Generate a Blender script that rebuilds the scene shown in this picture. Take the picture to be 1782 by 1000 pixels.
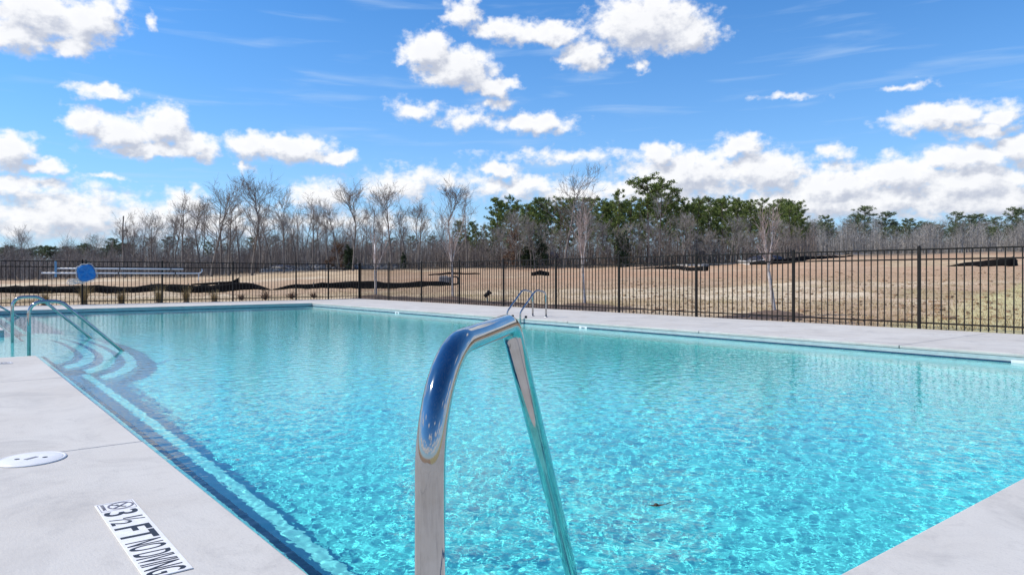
import bpy, bmesh, math, random
import numpy as np
from mathutils import Vector, Matrix, Quaternion

# ------------------------------------------------------------------ scene, camera, sky, sun
SC = bpy.context.scene
for o in list(bpy.data.objects):
    bpy.data.objects.remove(o)
COL = SC.collection
R = math.radians
random.seed(7)
rng = np.random.default_rng(7)

# World axes follow the pool: X across the pool, Y along it, deck top at z = 0.
CAM_H = 1.0
YAW = 38.7                                   # degrees the camera is turned from +Y towards +X
cam_d = bpy.data.cameras.new("camera")
cam_d.sensor_width = 36
cam_d.lens = 25.23
cam_d.shift_y = -0.0112
cam_d.clip_start = 0.05
cam_d.clip_end = 3000
cam = bpy.data.objects.new("camera", cam_d)
cam.location = (0, 0, CAM_H)
cam.rotation_euler = (R(90), 0, R(-YAW))
COL.objects.link(cam)
SC.camera = cam

SC.view_settings.view_transform = 'Standard'
SC.view_settings.look = 'None'
SC.view_settings.gamma = 1
SC.view_settings.use_curve_mapping = False
SC.view_settings.exposure = 0.15
SC.render.engine = 'CYCLES'
SC.cycles.max_bounces = 10
SC.cycles.transmission_bounces = 8
SC.cycles.transparent_max_bounces = 16
SC.cycles.caustics_refractive = True
SC.cycles.caustics_reflective = False
SC.cycles.sample_clamp_indirect = 6.0
SC.cycles.use_denoising = True
SC.cycles.denoiser = 'OPENIMAGEDENOISE'
SC.cycles.denoising_prefilter = 'ACCURATE'

SUN_EL = 47.0
SUN_AZ = -52.0                               # from +Y towards +X
SKY_STRENGTH = 0.15
sun_dir = Vector((math.sin(R(SUN_AZ)) * math.cos(R(SUN_EL)), math.cos(R(SUN_AZ)) * math.cos(R(SUN_EL)), math.sin(R(SUN_EL))))
sl = bpy.data.lights.new("sun", 'SUN')
sl.energy = 4.5
sl.angle = R(0.53)
sl.color = (1.0, 0.925, 0.82)
sl.cycles.is_caustics_light = True
sun = bpy.data.objects.new("sun", sl)
sun.rotation_euler = sun_dir.to_track_quat('Z', 'Y').to_euler()
sun.location = (0, 0, 60)
COL.objects.link(sun)

# clouds of the sky: centre and half size in degrees (bearing from the view axis of the pool, elevation), weight
CLOUDS = [
    (-33.64,16.87,3.02,1.99,1), (-30.68,16.86,2.44,1.66,1), (-34.89,15.35,2.01,1.13,1), (-31.35,15.3,1.61,0.78,1), (-29.3,17.88,1.33,0.96,0.8),
    (-26.73,17.58,0.48,0.74,0.5), (-29.82,12.61,2.07,0.56,0.7), (-30.68,10.46,1.56,1.18,1), (-28.6,9.89,3.01,1.37,1), (-25.77,10.54,2.05,1.74,1),
    (-24.0,9.35,2.14,1.17,1), (-26.99,8.84,2.73,0.69,1), (-20.26,9.59,1.86,1.08,1), (-16.96,9.65,3.27,1.32,1), (-13.98,9.01,2.16,0.76,1),
    (-20.46,8.2,0.81,0.52,0.6), (-35.04,8.13,1.78,1.58,1), (-33.16,7.33,1.67,0.58,0.8), (-34.89,6.07,3.7,0.68,0.8), (-32.35,5.03,5.57,1.47,0.55),
    (-33.64,3.24,6.36,1.3,0.5), (-29.65,6.82,1.11,0.28,0.5), (-24.38,5.42,1.71,1.0,0.8), (-14.84,6.18,2.57,1.33,0.8), (-9.14,6.85,3.13,1.18,0.7),
    (-6.67,17.15,2.44,1.82,1.1), (-4.4,16.03,3.56,1.74,1.1), (-1.65,14.88,2.29,0.92,1), (-7.8,12.87,1.89,0.91,0.55), (-3.71,12.3,2.51,0.92,0.6),
    (-1.05,13.5,1.1,0.64,0.6), (1.79,11.97,3.48,0.92,0.9), (-3.89,20.18,1.6,1.37,0.7), (-1.19,18.91,2.66,0.92,0.8), (2.7,18.57,3.89,1.01,0.9),
    (5.9,16.96,2.36,1.28,0.9), (10.61,19.1,4.96,2.43,1.1), (13.68,18.01,2.94,1.43,1), (10.17,16.05,0.8,0.5,0.6), (30.95,10.69,3.71,1.02,0.9),
    (34.21,10.58,1.57,0.91,0.8), (33.41,9.56,2.4,0.54,0.8), (17.72,9.86,2.16,1.05,1), (11.63,9.44,1.85,1.08,1), (13.9,7.88,5.62,1.87,1),
    (19.37,7.74,3.88,1.82,1), (24.11,6.46,4.97,1.84,1), (28.17,7.04,3.92,1.62,1), (32.28,7.9,3.77,1.09,1), (32.61,6.16,5.21,1.85,1),
    (34.98,8.29,1.85,1.05,1), (24.11,8.93,1.3,0.63,0.6), (28.88,13.03,1.55,0.28,0.4), (20.98,13.05,1.76,0.26,0.3), (-0.96,8.42,1.74,0.73,0.9),
    (0.41,7.07,6.42,1.1,0.6), (-6.89,7.61,5.2,1.0,0.45), (4.99,9.42,6.83,0.64,0.4), (18.96,4.98,9.85,1.3,0.7), (-24.19,3.97,8.4,1.42,0.6),
    (24.11,5.34,13.76,1.42,0.95), (33.57,4.88,7.01,1.3,0.95), (-31.69,3.98,9.3,1.72,0.75), (11.72,6.71,7.04,1.35,0.8), (-13.12,4.24,9.57,0.98,0.45),
    (4.99,6.37,5.46,0.82,0.5), (-40.08,14.43,3.22,1.75,1), (-41.14,8.57,3.64,1.38,1), (-39.81,4.92,5.41,1.41,0.8), (40.29,12.4,2.94,1.4,1),
    (41.6,6.15,5.64,2.06,1), (-21.46,27.55,4.37,1.71,0.8), (25.99,28.04,5.56,2.06,0.9),
]


class NT:
    """short hand for building node trees"""
    def __init__(s, tree):
        s.t = tree; s.n = tree.nodes; s.l = tree.links
    def new(s, kind, **kw):
        n = s.n.new(kind)
        for k, v in kw.items():
            setattr(n, k, v)
        return n
    def link(s, a, b):
        s.l.new(a, b)
    def put(s, sock, v):
        if hasattr(v, 'is_linked') or isinstance(v, bpy.types.NodeSocket):
            s.l.new(v, sock)
        elif v is not None:
            sock.default_value = v
    def math(s, op, a, b=None, c=None, clamp=False):
        n = s.new('ShaderNodeMath', operation=op); n.use_clamp = clamp
        s.put(n.inputs[0], a)
        if b is not None: s.put(n.inputs[1], b)
        if c is not None: s.put(n.inputs[2], c)
        return n.outputs[0]
    def vmath(s, op, a, b=None, c=None):
        n = s.new('ShaderNodeVectorMath', operation=op)
        s.put(n.inputs[0], a)
        if b is not None: s.put(n.inputs[1], b)
        if c is not None: s.put(n.inputs[2], c)
        return n.outputs['Value'] if op in ('LENGTH', 'DOT_PRODUCT', 'DISTANCE') else n.outputs['Vector']
    def smooth(s, v, a, b, lo=0.0, hi=1.0):
        n = s.new('ShaderNodeMapRange', interpolation_type='SMOOTHSTEP')
        s.put(n.inputs['Value'], v); n.inputs['From Min'].default_value = a; n.inputs['From Max'].default_value = b
        n.inputs['To Min'].default_value = lo; n.inputs['To Max'].default_value = hi
        return n.outputs['Result']
    def mix(s, f, a, b, kind='RGBA', blend='MIX'):
        n = s.new('ShaderNodeMix', data_type=kind)
        if kind == 'RGBA': n.blend_type = blend
        i = {'RGBA': (6, 7, 2), 'FLOAT': (2, 3, 0), 'VECTOR': (4, 5, 1)}[kind]
        s.put(n.inputs[0], f); s.put(n.inputs[i[0]], a); s.put(n.inputs[i[1]], b)
        return n.outputs[i[2]]
    def noise(s, vec, scale, detail=4, rough=0.55, dist=0.0, out='Fac'):
        n = s.new('ShaderNodeTexNoise'); n.inputs['Scale'].default_value = scale
        n.inputs['Detail'].default_value = detail; n.inputs['Roughness'].default_value = rough; n.inputs['Distortion'].default_value = dist
        if vec is not None: s.link(vec, n.inputs['Vector'])
        return n.outputs[out]
    def ramp(s, v, stops):
        n = s.new('ShaderNodeValToRGB'); e = n.color_ramp.elements
        while len(e) < len(stops): e.new(0.5)
        for i, (p, c) in enumerate(stops):
            e[i].position = p; e[i].color = (*c, 1)
        s.put(n.inputs[0], v)
        return n.outputs[0]

def cloud_group():
    g = bpy.data.node_groups.new("cloud_field", 'ShaderNodeTree')
    g.interface.new_socket("P", in_out='INPUT', socket_type='NodeSocketVector')
    g.interface.new_socket("F", in_out='OUTPUT', socket_type='NodeSocketFloat')
    k = NT(g)
    gi = k.new('NodeGroupInput'); go = k.new('NodeGroupOutput')
    P0 = gi.outputs[0]
    warp = k.noise(P0, 0.75, 3, 0.55, out='Color')
    warp = k.vmath('SUBTRACT', warp, (0.5, 0.5, 0.5))
    P = k.vmath('MULTIPLY_ADD', warp, (2.2, 1.5, 0.0), P0)
    acc = None
    for (a, e, ra, re, w) in CLOUDS:
        q = k.vmath('MULTIPLY_ADD', P, (1 / ra, 1 / re, 0), (-a / ra, -e / re, 0))
        v = k.math('MULTIPLY_ADD', k.vmath('LENGTH', q), -w, w)
        acc = v if acc is None else k.math('SMOOTH_MAX', acc, v, 0.22)
    acc = k.math('MAXIMUM', acc, -0.6)
    st = k.vmath('MULTIPLY', P0, (1.0, 1.35, 1.0))
    n1 = k.noise(st, 0.85, 6, 0.52)
    n2 = k.noise(k.vmath('MULTIPLY', P0, (1.0, 1.2, 1.0)), 2.6, 5, 0.6)
    v = k.math('MULTIPLY_ADD', k.math('SUBTRACT', n1, 0.5), 1.2, acc)
    v = k.math('MULTIPLY_ADD', k.math('SUBTRACT', n2, 0.5), 0.34, v)
    k.link(v, go.inputs[0])
    return g

def make_world():
    w = bpy.data.worlds.new("World"); SC.world = w; w.use_nodes = True
    k = NT(w.node_tree); k.n.clear()
    out = k.new('ShaderNodeOutputWorld'); bg = k.new('ShaderNodeBackground')
    sky = k.new('ShaderNodeTexSky', sky_type='NISHITA')
    sky.sun_disc = False; sky.sun_elevation = R(SUN_EL); sky.sun_rotation = R(SUN_AZ)
    sky.altitude = 300; sky.air_density = 1.0; sky.dust_density = 0.3; sky.ozone_density = 2.5
    d = k.new('ShaderNodeTexCoord').outputs['Generated']
    blue = k.mix(1.0, sky.outputs[0], (*SKY_TINT, 1), blend='MULTIPLY')
    s = k.new('ShaderNodeSeparateXYZ'); k.link(d, s.inputs[0])
    az = k.math('MULTIPLY', k.math('ARCTAN2', s.outputs[0], s.outputs[1]), 180 / math.pi)
    el = k.math('MULTIPLY', k.math('ARCSINE', s.outputs[2]), 180 / math.pi)
    rel = k.math('ADD', az, 45 - YAW)
    rel = k.math('SUBTRACT', k.math('PINGPONG', rel, 90.0), 45.0)       # the same cloud field goes on all round
    c = k.new('ShaderNodeCombineXYZ'); k.link(rel, c.inputs[0]); k.link(el, c.inputs[1])
    P = c.outputs[0]
    high = k.smooth(el, 14.0, 65.0)                                    # the clear air overhead is a deeper blue
    blue = k.mix(high, blue, k.mix(1.0, blue, (0.28, 0.58, 0.80, 1), blend='MULTIPLY'))
    g = cloud_group()
    g1 = k.new('ShaderNodeGroup'); g1.node_tree = g; k.link(P, g1.inputs[0]); F = g1.outputs[0]
    g2 = k.new('ShaderNodeGroup'); g2.node_tree = g; k.link(k.vmath('ADD', P, (-0.45, 0.95, 0)), g2.inputs[0]); F2 = g2.outputs[0]
    dens = k.smooth(F, -0.16, 0.46)
    light = k.math('SUBTRACT', F, F2)
    lit = k.smooth(light, -0.55, 0.42)
    deep = k.smooth(F, 0.3, 0.95)
    lit = k.math('SUBTRACT', lit, k.math('MULTIPLY', deep, 0.12), clamp=True)
    sc = 1 / SKY_STRENGTH
    col = k.mix(lit, (0.50 * sc, 0.535 * sc, 0.63 * sc, 1), (0.93 * sc, 0.93 * sc, 0.94 * sc, 1))
    # thin cirrus streaks and the pale air low over the horizon
    stv = k.vmath('MULTIPLY', P, (0.10, 0.9, 1.0))
    ci = k.smooth(k.noise(stv, 1.0, 4, 0.5, 0.4), 0.52, 0.78, 0.0, 0.35)
    blue = k.mix(ci, blue, (0.50 * sc, 0.66 * sc, 0.88 * sc, 1))
    low = k.math('POWER', 2.718, k.math('MULTIPLY', k.math('MAXIMUM', el, 0.0), -0.14))
    blue = k.mix(k.math('MULTIPLY', low, 0.9), blue, (0.56 * sc, 0.67 * sc, 0.82 * sc, 1))
    fin = k.mix(k.math('MULTIPLY', dens, 0.97), blue, col)
    k.link(fin, bg.inputs[0]); bg.inputs[1].default_value = SKY_STRENGTH
    k.link(bg.outputs[0], out.inputs[0])
SKY_TINT = (0.30, 0.74, 1.10)
make_world()

# ------------------------------------------------------------------ helpers
def tag(o, label=None, cat=None, group=None, kind=None):
    if label: o["label"] = label
    if cat: o["category"] = cat
    if group: o["group"] = group
    if kind: o["kind"] = kind
    return o

def empty(name, loc=(0, 0, 0), rz=0.0, parent=None):
    o = bpy.data.objects.new(name, None); o.location = loc; o.rotation_euler = (0, 0, rz)
    o.empty_display_size = 0.2
    COL.objects.link(o)
    if parent: o.parent = parent
    return o

def link_mesh(name, me, parent=None, loc=None, rz=0.0):
    o = bpy.data.objects.new(name, me); COL.objects.link(o)
    if parent: o.parent = parent
    if loc is not None: o.location = loc
    o.rotation_euler = (0, 0, rz)
    return o

def copy_tree(o, parent=None):
    c = o.copy(); COL.objects.link(c); c.parent = parent
    for ch in o.children: copy_tree(ch, c)
    return c

class MB:
    """collects shapes and links them as one mesh object"""
    def __init__(s): s.v = []; s.f = []; s.sm = []; s.uvless = True
    def add(s, vs, fs, smooth=False):
        b = len(s.v); s.v.extend(tuple(p) for p in vs)
        s.f.extend(tuple(i + b for i in f) for f in fs); s.sm.extend([smooth] * len(fs))
        return s
    def box(s, x0, y0, z0, x1, y1, z1):
        vs = [(x0, y0, z0), (x1, y0, z0), (x1, y1, z0), (x0, y1, z0), (x0, y0, z1), (x1, y0, z1), (x1, y1, z1), (x0, y1, z1)]
        return s.add(vs, [(0, 3, 2, 1), (4, 5, 6, 7), (0, 1, 5, 4), (1, 2, 6, 5), (2, 3, 7, 6), (3, 0, 4, 7)])
    def tube(s, pts, r, n=8, caps=True, smooth=True):
        pts = [Vector(p) for p in pts]; rs = r if isinstance(r, (list, tuple)) else [r] * len(pts)
        t = (pts[1] - pts[0]).normalized()
        a = t.orthogonal().normalized(); rings = []
        for i, p in enumerate(pts):
            t2 = (pts[min(i + 1, len(pts) - 1)] - pts[max(i - 1, 0)]).normalized()
            a = (a - t2 * a.dot(t2)).normalized(); b = t2.cross(a)
            rings.append([p + (a * math.cos(2 * math.pi * k / n) + b * math.sin(2 * math.pi * k / n)) * rs[i] for k in range(n)])
        vs = [q for rg in rings for q in rg]; fs = []
        for i in range(len(pts) - 1):
            for k in range(n):
                fs.append((i * n + k, i * n + (k + 1) % n, (i + 1) * n + (k + 1) % n, (i + 1) * n + k))
        s.add(vs, fs, smooth)
        if caps:
            b = len(s.v) - len(vs)
            s.f.append(tuple(b + k for k in reversed(range(n)))); s.sm.append(False)
            s.f.append(tuple(b + (len(pts) - 1) * n + k for k in range(n))); s.sm.append(False)
        return s
    def lathe(s, prof, n=24, c=(0, 0, 0), smooth=True):
        vs = []; fs = []
        for (r, z) in prof:
            for k in range(n):
                a = 2 * math.pi * k / n; vs.append((c[0] + r * math.cos(a), c[1] + r * math.sin(a), c[2] + z))
        for i in range(len(prof) - 1):
            for k in range(n):
                fs.append((i * n + k, i * n + (k + 1) % n, (i + 1) * n + (k + 1) % n, (i + 1) * n + k))
        s.add(vs, fs, smooth)
        b = len(s.v) - len(vs)
        s.f.append(tuple(b + k for k in reversed(range(n)))); s.sm.append(False)
        s.f.append(tuple(b + (len(prof) - 1) * n + k for k in range(n))); s.sm.append(False)
        return s
    def mesh(s, name, m=None):
        me = bpy.data.meshes.new(name); me.from_pydata([tuple(p) for p in s.v], [], s.f)
        me.polygons.foreach_set('use_smooth', s.sm); me.update()
        if m: me.materials.append(m)
        return me
    def build(s, name, m=None, parent=None, loc=None, rz=0.0):
        return link_mesh(name, s.mesh(name, m), parent, loc, rz)

def np_mesh(name, V, Q, m=None, smooth=True):
    """mesh from numpy vertices and an (n,3) or (n,4) face array"""
    V = np.asarray(V, dtype=np.float32); Q = np.asarray(Q, dtype=np.int32)
    me = bpy.data.meshes.new(name)
    me.vertices.add(len(V)); me.vertices.foreach_set('co', V.ravel())
    n, kk = Q.shape
    me.loops.add(n * kk); me.loops.foreach_set('vertex_index', Q.ravel())
    me.polygons.add(n); me.polygons.foreach_set('loop_start', np.arange(0, n * kk, kk, dtype=np.int32))
    me.polygons.foreach_set('use_smooth', np.full(n, smooth))
    me.update(calc_edges=True); me.validate()
    if m: me.materials.append(m)
    return me

def bevelled(me, w, seg=2, ang=30):
    bm = bmesh.new(); bm.from_mesh(me)
    ed = [e for e in bm.edges if len(e.link_faces) == 2 and e.calc_face_angle(0) > R(ang)]
    bmesh.ops.bevel(bm, geom=ed, offset=w, segments=seg, profile=0.5, affect='EDGES')
    bm.to_mesh(me); bm.free(); me.update()
    return me

def prism(outline, z0, z1):
    """solid with a vertical wall from a counter-clockwise outline"""
    n = len(outline); m = MB()
    m.add([(x, y, z0) for x, y in outline] + [(x, y, z1) for x, y in outline],
          [tuple(reversed(range(n))), tuple(range(n, 2 * n))] + [(i, (i + 1) % n, n + (i + 1) % n, n + i) for i in range(n)])
    return m

def fillet(points, radii, seg=8):
    P = [Vector(p) for p in points]; out = [P[0]]
    for i in range(1, len(P) - 1):
        r = radii[i - 1]
        a = (P[i - 1] - P[i]).normalized(); b = (P[i + 1] - P[i]).normalized()
        th = math.pi - a.angle(b)
        d = r * math.tan(th / 2); p0 = P[i] + a * d
        ax = a.cross(b).normalized(); cdir = ax.cross(a).normalized()
        c = p0 + cdir * r
        v = p0 - c
        for k in range(seg + 1):
            out.append(c + (Matrix.Rotation(-th * k / seg, 3, ax) @ v))
        # make sure the arc turns the right way
        if (out[-1] - (P[i] + b * d)).length > 1e-3:
            del out[-(seg + 1):]
            for k in range(seg + 1):
                out.append(c + (Matrix.Rotation(th * k / seg, 3, ax) @ v))
    out.append(P[-1])
    return out

# directions as the viewer stands: depth along the view, side across it
S38, C38 = math.sin(R(YAW)), math.cos(R(YAW))
def world_xy(side, depth): return (side * C38 + depth * S38, -side * S38 + depth * C38)
FPX = 1249.0
def at(u, depth):
    """place on the ground at a bearing (in photograph columns) and a distance"""
    x, y = world_xy((u - 891) / FPX * depth, depth)
    return x, y
def tall(v, depth): return CAM_H - (v - 480) / FPX * depth          # height seen at that row and distance

# ---- value noise for numpy-made surfaces
def vnoise(x, y, seed=0):
    xi = np.floor(x).astype(np.int64); yi = np.floor(y).astype(np.int64); fx = x - xi; fy = y - yi
    def h(a, b):
        n = (a * 374761393 + b * 668265263 + seed * 974634777) & 0x7fffffff
        n = ((n ^ (n >> 13)) * 1274126177) & 0x7fffffff
        return ((n ^ (n >> 16)) & 0xffff) / 65535.0
    ux = fx * fx * (3 - 2 * fx); uy = fy * fy * (3 - 2 * fy)
    return (h(xi, yi) * (1 - ux) + h(xi + 1, yi) * ux) * (1 - uy) + (h(xi, yi + 1) * (1 - ux) + h(xi + 1, yi + 1) * ux) * uy
def fbm(x, y, seed=0, octv=4):
    t = 0; a = 0.5
    for k in range(octv):
        t = t + a * vnoise(x * 2 ** k, y * 2 ** k, seed + k); a *= 0.5
    return t

# ------------------------------------------------------------------ materials
def pmat(name, c1, c2=None, scale=4.0, rough=0.7, metal=0.0, bump=0.0, bscale=None, detail=5, spec=None, coord='Object', lo=0.35, hi=0.65):
    m = bpy.data.materials.new(name); m.use_nodes = True
    k = NT(m.node_tree); b = k.n['Principled BSDF']
    co = k.new('ShaderNodeTexCoord').outputs[coord]
    if c2:
        n = k.noise(co, scale, detail, 0.6)
        k.link(k.mix(k.smooth(n, lo, hi), (*c1, 1), (*c2, 1)), b.inputs['Base Color'])
    else:
        b.inputs['Base Color'].default_value = (*c1, 1)
    b.inputs['Roughness'].default_value = rough; b.inputs['Metallic'].default_value = metal
    if spec is not None: b.inputs['Specular IOR Level'].default_value = spec
    if bump:
        bp = k.new('ShaderNodeBump'); bp.inputs['Strength'].default_value = 1.0; bp.inputs['Distance'].default_value = bump
        k.link(k.noise(co, bscale or scale * 4, 6, 0.65), bp.inputs['Height']); k.link(bp.outputs[0], b.inputs['Normal'])
    return m

def concrete_mat(name, base, dark, warm):
    m = bpy.data.materials.new(name); m.use_nodes = True
    k = NT(m.node_tree); b = k.n['Principled BSDF']
    p = k.new('ShaderNodeNewGeometry').outputs['Position']
    big = k.smooth(k.noise(p, 0.8, 5, 0.6, 0.4), 0.35, 0.7)
    c = k.mix(big, (*base, 1), (*warm, 1))
    st = k.smooth(k.noise(p, 1.6, 7, 0.72, 0.8), 0.45, 0.75, 0, 0.9)
    c = k.mix(st, c, (*dark, 1))
    c = k.mix(k.smooth(k.noise(p, 5.5, 6, 0.75, 1.2), 0.52, 0.70, 0, 0.35), c, (dark[0] * .9, dark[1] * .9, dark[2] * .9, 1))
    sp = k.smooth(k.noise(p, 110, 3, 0.7), 0.5, 0.75, 0, 0.55)
    c = k.mix(sp, c, (*dark, 1))
    info = k.new('ShaderNodeObjectInfo').outputs['Random']
    c = k.mix(k.math('MULTIPLY', info, 0.16), c, (*dark, 1))
    k.link(c, b.inputs['Base Color']); b.inputs['Roughness'].default_value = 0.85
    b.inputs['Specular IOR Level'].default_value = 0.3
    bp = k.new('ShaderNodeBump'); bp.inputs['Distance'].default_value = 0.0016; bp.inputs['Strength'].default_value = 0.6
    st2 = k.vmath('MULTIPLY', p, (1.0, 0.25, 1.0))
    k.link(k.math('ADD', k.noise(p, 60, 5, 0.7), k.noise(st2, 90, 3, 0.6)), bp.inputs['Height']); k.link(bp.outputs[0], b.inputs['Normal'])
    return m

def per_island(name, stops, rough=0.8, noise_scale=None, trans=0.0):
    """each separate leaf or blade takes its own tone"""
    m = bpy.data.materials.new(name); m.use_nodes = True
    k = NT(m.node_tree); b = k.n['Principled BSDF']
    r = k.new('ShaderNodeNewGeometry').outputs['Random Per Island']
    oi = k.new('ShaderNodeObjectInfo').outputs['Random']
    v = k.math('MULTIPLY_ADD', oi, 0.45, k.math('MULTIPLY', r, 0.55))
    k.link(k.ramp(v, stops), b.inputs['Base Color'])
    b.inputs['Roughness'].default_value = rough; b.inputs['Specular IOR Level'].default_value = 0.2
    return m

M = {}
M['deck'] = concrete_mat('broom_finished_concrete', (0.58, 0.565, 0.525), (0.40, 0.39, 0.37), (0.525, 0.50, 0.455))
M['base'] = pmat('sub_base', (0.16, 0.15, 0.14), rough=0.95)
M['steel'] = pmat('polished_steel', (0.46, 0.46, 0.46), (0.40, 0.39, 0.375), 12, 0.06, 1.0)
M['steel_dull'] = pmat('brushed_steel', (0.48, 0.48, 0.48), (0.38, 0.38, 0.38), 20, 0.22, 1.0)
M['black_metal'] = pmat('black_powder_coat', (0.010, 0.009, 0.008), (0.016, 0.014, 0.012), 8, 0.55, spec=.2)
M['white_plastic'] = pmat('white_plastic', (0.78, 0.78, 0.76), (0.70, 0.70, 0.69), 6, 0.4)
M['vinyl'] = pmat('white_vinyl', (0.80, 0.80, 0.79), (0.72, 0.72, 0.71), 25, 0.5)
M['ink'] = pmat('black_ink', (0.02, 0.02, 0.025), rough=0.5)
M['grey_ink'] = pmat('grey_ink', (0.16, 0.15, 0.18), rough=0.5)
M['red_ink'] = pmat('faded_red_ink', (0.30, 0.12, 0.12), rough=0.5)
M['navy'] = pmat('navy_tile', (0.012, 0.035, 0.085), (0.02, 0.055, 0.12), 30, 0.25)
M['rubber'] = pmat('black_rubber', (0.02, 0.02, 0.02), rough=0.7)
M['blue'] = pmat('blue_foam', (0.005, 0.16, 0.48), (0.01, 0.22, 0.58), 7, 0.5)
M['blue_bar'] = pmat('blue_grey_brush', (0.12, 0.26, 0.42), rough=0.5)
M['pole'] = pmat('pale_aluminium', (0.70, 0.70, 0.72), rough=0.4)
M['rope'] = pmat('white_rope', (0.75, 0.73, 0.68), (0.6, 0.58, 0.54), 40, 0.9)
M['silt'] = pmat('black_geotextile', (0.007, 0.007, 0.008), (0.014, 0.014, 0.015), 3, 0.9, bump=0.03, bscale=3, spec=.1)
M['stake'] = pmat('grey_stake', (0.30, 0.27, 0.23), (0.22, 0.20, 0.17), 6, 0.9)
M['bark'] = pmat('grey_bark', (0.21, 0.185, 0.165), (0.12, 0.105, 0.095), 3, 0.95, bump=0.01)
M['twig'] = pmat('brown_twigs', (0.235, 0.20, 0.175), (0.17, 0.145, 0.13), 1.0, 0.95)
M['twig_pale'] = pmat('pale_twigs', (0.38, 0.355, 0.325), (0.27, 0.255, 0.235), 1.0, 0.95)
M['pine_bark'] = pmat('pine_bark', (0.12, 0.085, 0.065), (0.07, 0.052, 0.045), 3, 0.95, bump=0.01)
M['birch'] = pmat('peeling_birch_bark', (0.60, 0.54, 0.50), (0.36, 0.29, 0.26), 5, 0.85, bump=0.006, bscale=12)
M['birch_twig'] = pmat('pinkish_birch_twigs', (0.46, 0.34, 0.29), (0.38, 0.28, 0.25), 3, 0.9)
M['needle'] = per_island('pine_needles', [(0.0, (0.060, 0.100, 0.028)), (0.45, (0.125, 0.175, 0.045)), (1.0, (0.22, 0.26, 0.075))])
M['needle_far'] = per_island('far_pine_needles', [(0.0, (0.09, 0.125, 0.065)), (0.5, (0.13, 0.17, 0.085)), (1.0, (0.18, 0.215, 0.11))])
M['russet'] = per_island('russet_leaves', [(0.0, (0.10, 0.06, 0.04)), (0.5, (0.15, 0.085, 0.05)), (1.0, (0.20, 0.12, 0.075))])
M['cedar'] = per_island('cedar_sprays', [(0.0, (0.02, 0.035, 0.02)), (0.5, (0.035, 0.055, 0.026)), (1.0, (0.055, 0.075, 0.035))])
M['dry_blade'] = per_island('dry_grass_blades', [(0.0, (0.20, 0.15, 0.07)), (0.5, (0.34, 0.26, 0.13)), (1.0, (0.44, 0.36, 0.20))])
M['straw'] = per_island('straw', [(0.0, (0.26, 0.19, 0.10)), (0.5, (0.40, 0.31, 0.17)), (1.0, (0.52, 0.43, 0.26))])
M['shrub'] = per_island('dry_shrub', [(0.0, (0.07, 0.04, 0.03)), (0.6, (0.14, 0.08, 0.055)), (1.0, (0.20, 0.13, 0.08))])
M['mulch'] = pmat('bark_mulch', (0.10, 0.065, 0.045), (0.17, 0.115, 0.08), 9, 0.95, bump=0.03, bscale=22)
M['stone'] = pmat('grey_stone', (0.20, 0.205, 0.22), (0.36, 0.36, 0.37), 1.4, 0.9, bump=0.03)
M['clod'] = pmat('red_clay_clods', (0.24, 0.15, 0.09), (0.34, 0.23, 0.14), 2, 0.95)
M['asphalt'] = pmat('asphalt', (0.10, 0.105, 0.115), (0.14, 0.145, 0.155), 3, 0.9)
M['kerb'] = pmat('kerb_concrete', (0.50, 0.49, 0.47), (0.42, 0.41, 0.39), 4, 0.9)
M['gravel'] = pmat('pale_gravel', (0.42, 0.39, 0.36), (0.30, 0.28, 0.26), 2, 0.95, bump=0.02)
M['teal'] = pmat('teal_plastic', (0.03, 0.22, 0.24), (0.04, 0.27, 0.28), 4, 0.5)
M['teal_roof'] = pmat('pale_roof_plastic', (0.45, 0.55, 0.56), rough=0.5)
M['tarp'] = pmat('navy_tarpaulin', (0.012, 0.016, 0.035), (0.03, 0.036, 0.06), 3, 0.5, bump=0.04, bscale=3)
M['concrete_old'] = pmat('weathered_concrete', (0.34, 0.33, 0.32), (0.24, 0.235, 0.23), 4, 0.9)
M['leaf'] = pmat('dark_leaf', (0.03, 0.02, 0.012), (0.06, 0.035, 0.02), 30, 0.7)

# ------------------------------------------------------------------ pool measurements
XL, XR, YN, YF = 0.973, 10.86, 1.195, 25.4          # pool edges
AY0, AY1, AX = 10.81, 16.3, -3.0                     # entry alcove on the near long side
FX, FY = 14.6, 28.95                                 # fence lines
WZ = -0.12                                           # water level
OUT = [(XL, 2.1), (XL, AY0), (AX, AY0), (AX, AY1), (XL, AY1), (XL, YF), (XR, YF), (XR, YN), (2.1, YN)]   # clockwise seen from above

def water_depth(y):
    t = np.clip((np.asarray(y, float) - 5) / 15, 0, 1)
    return -1.00 - 0.65 * t * t * (3 - 2 * t)

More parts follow.
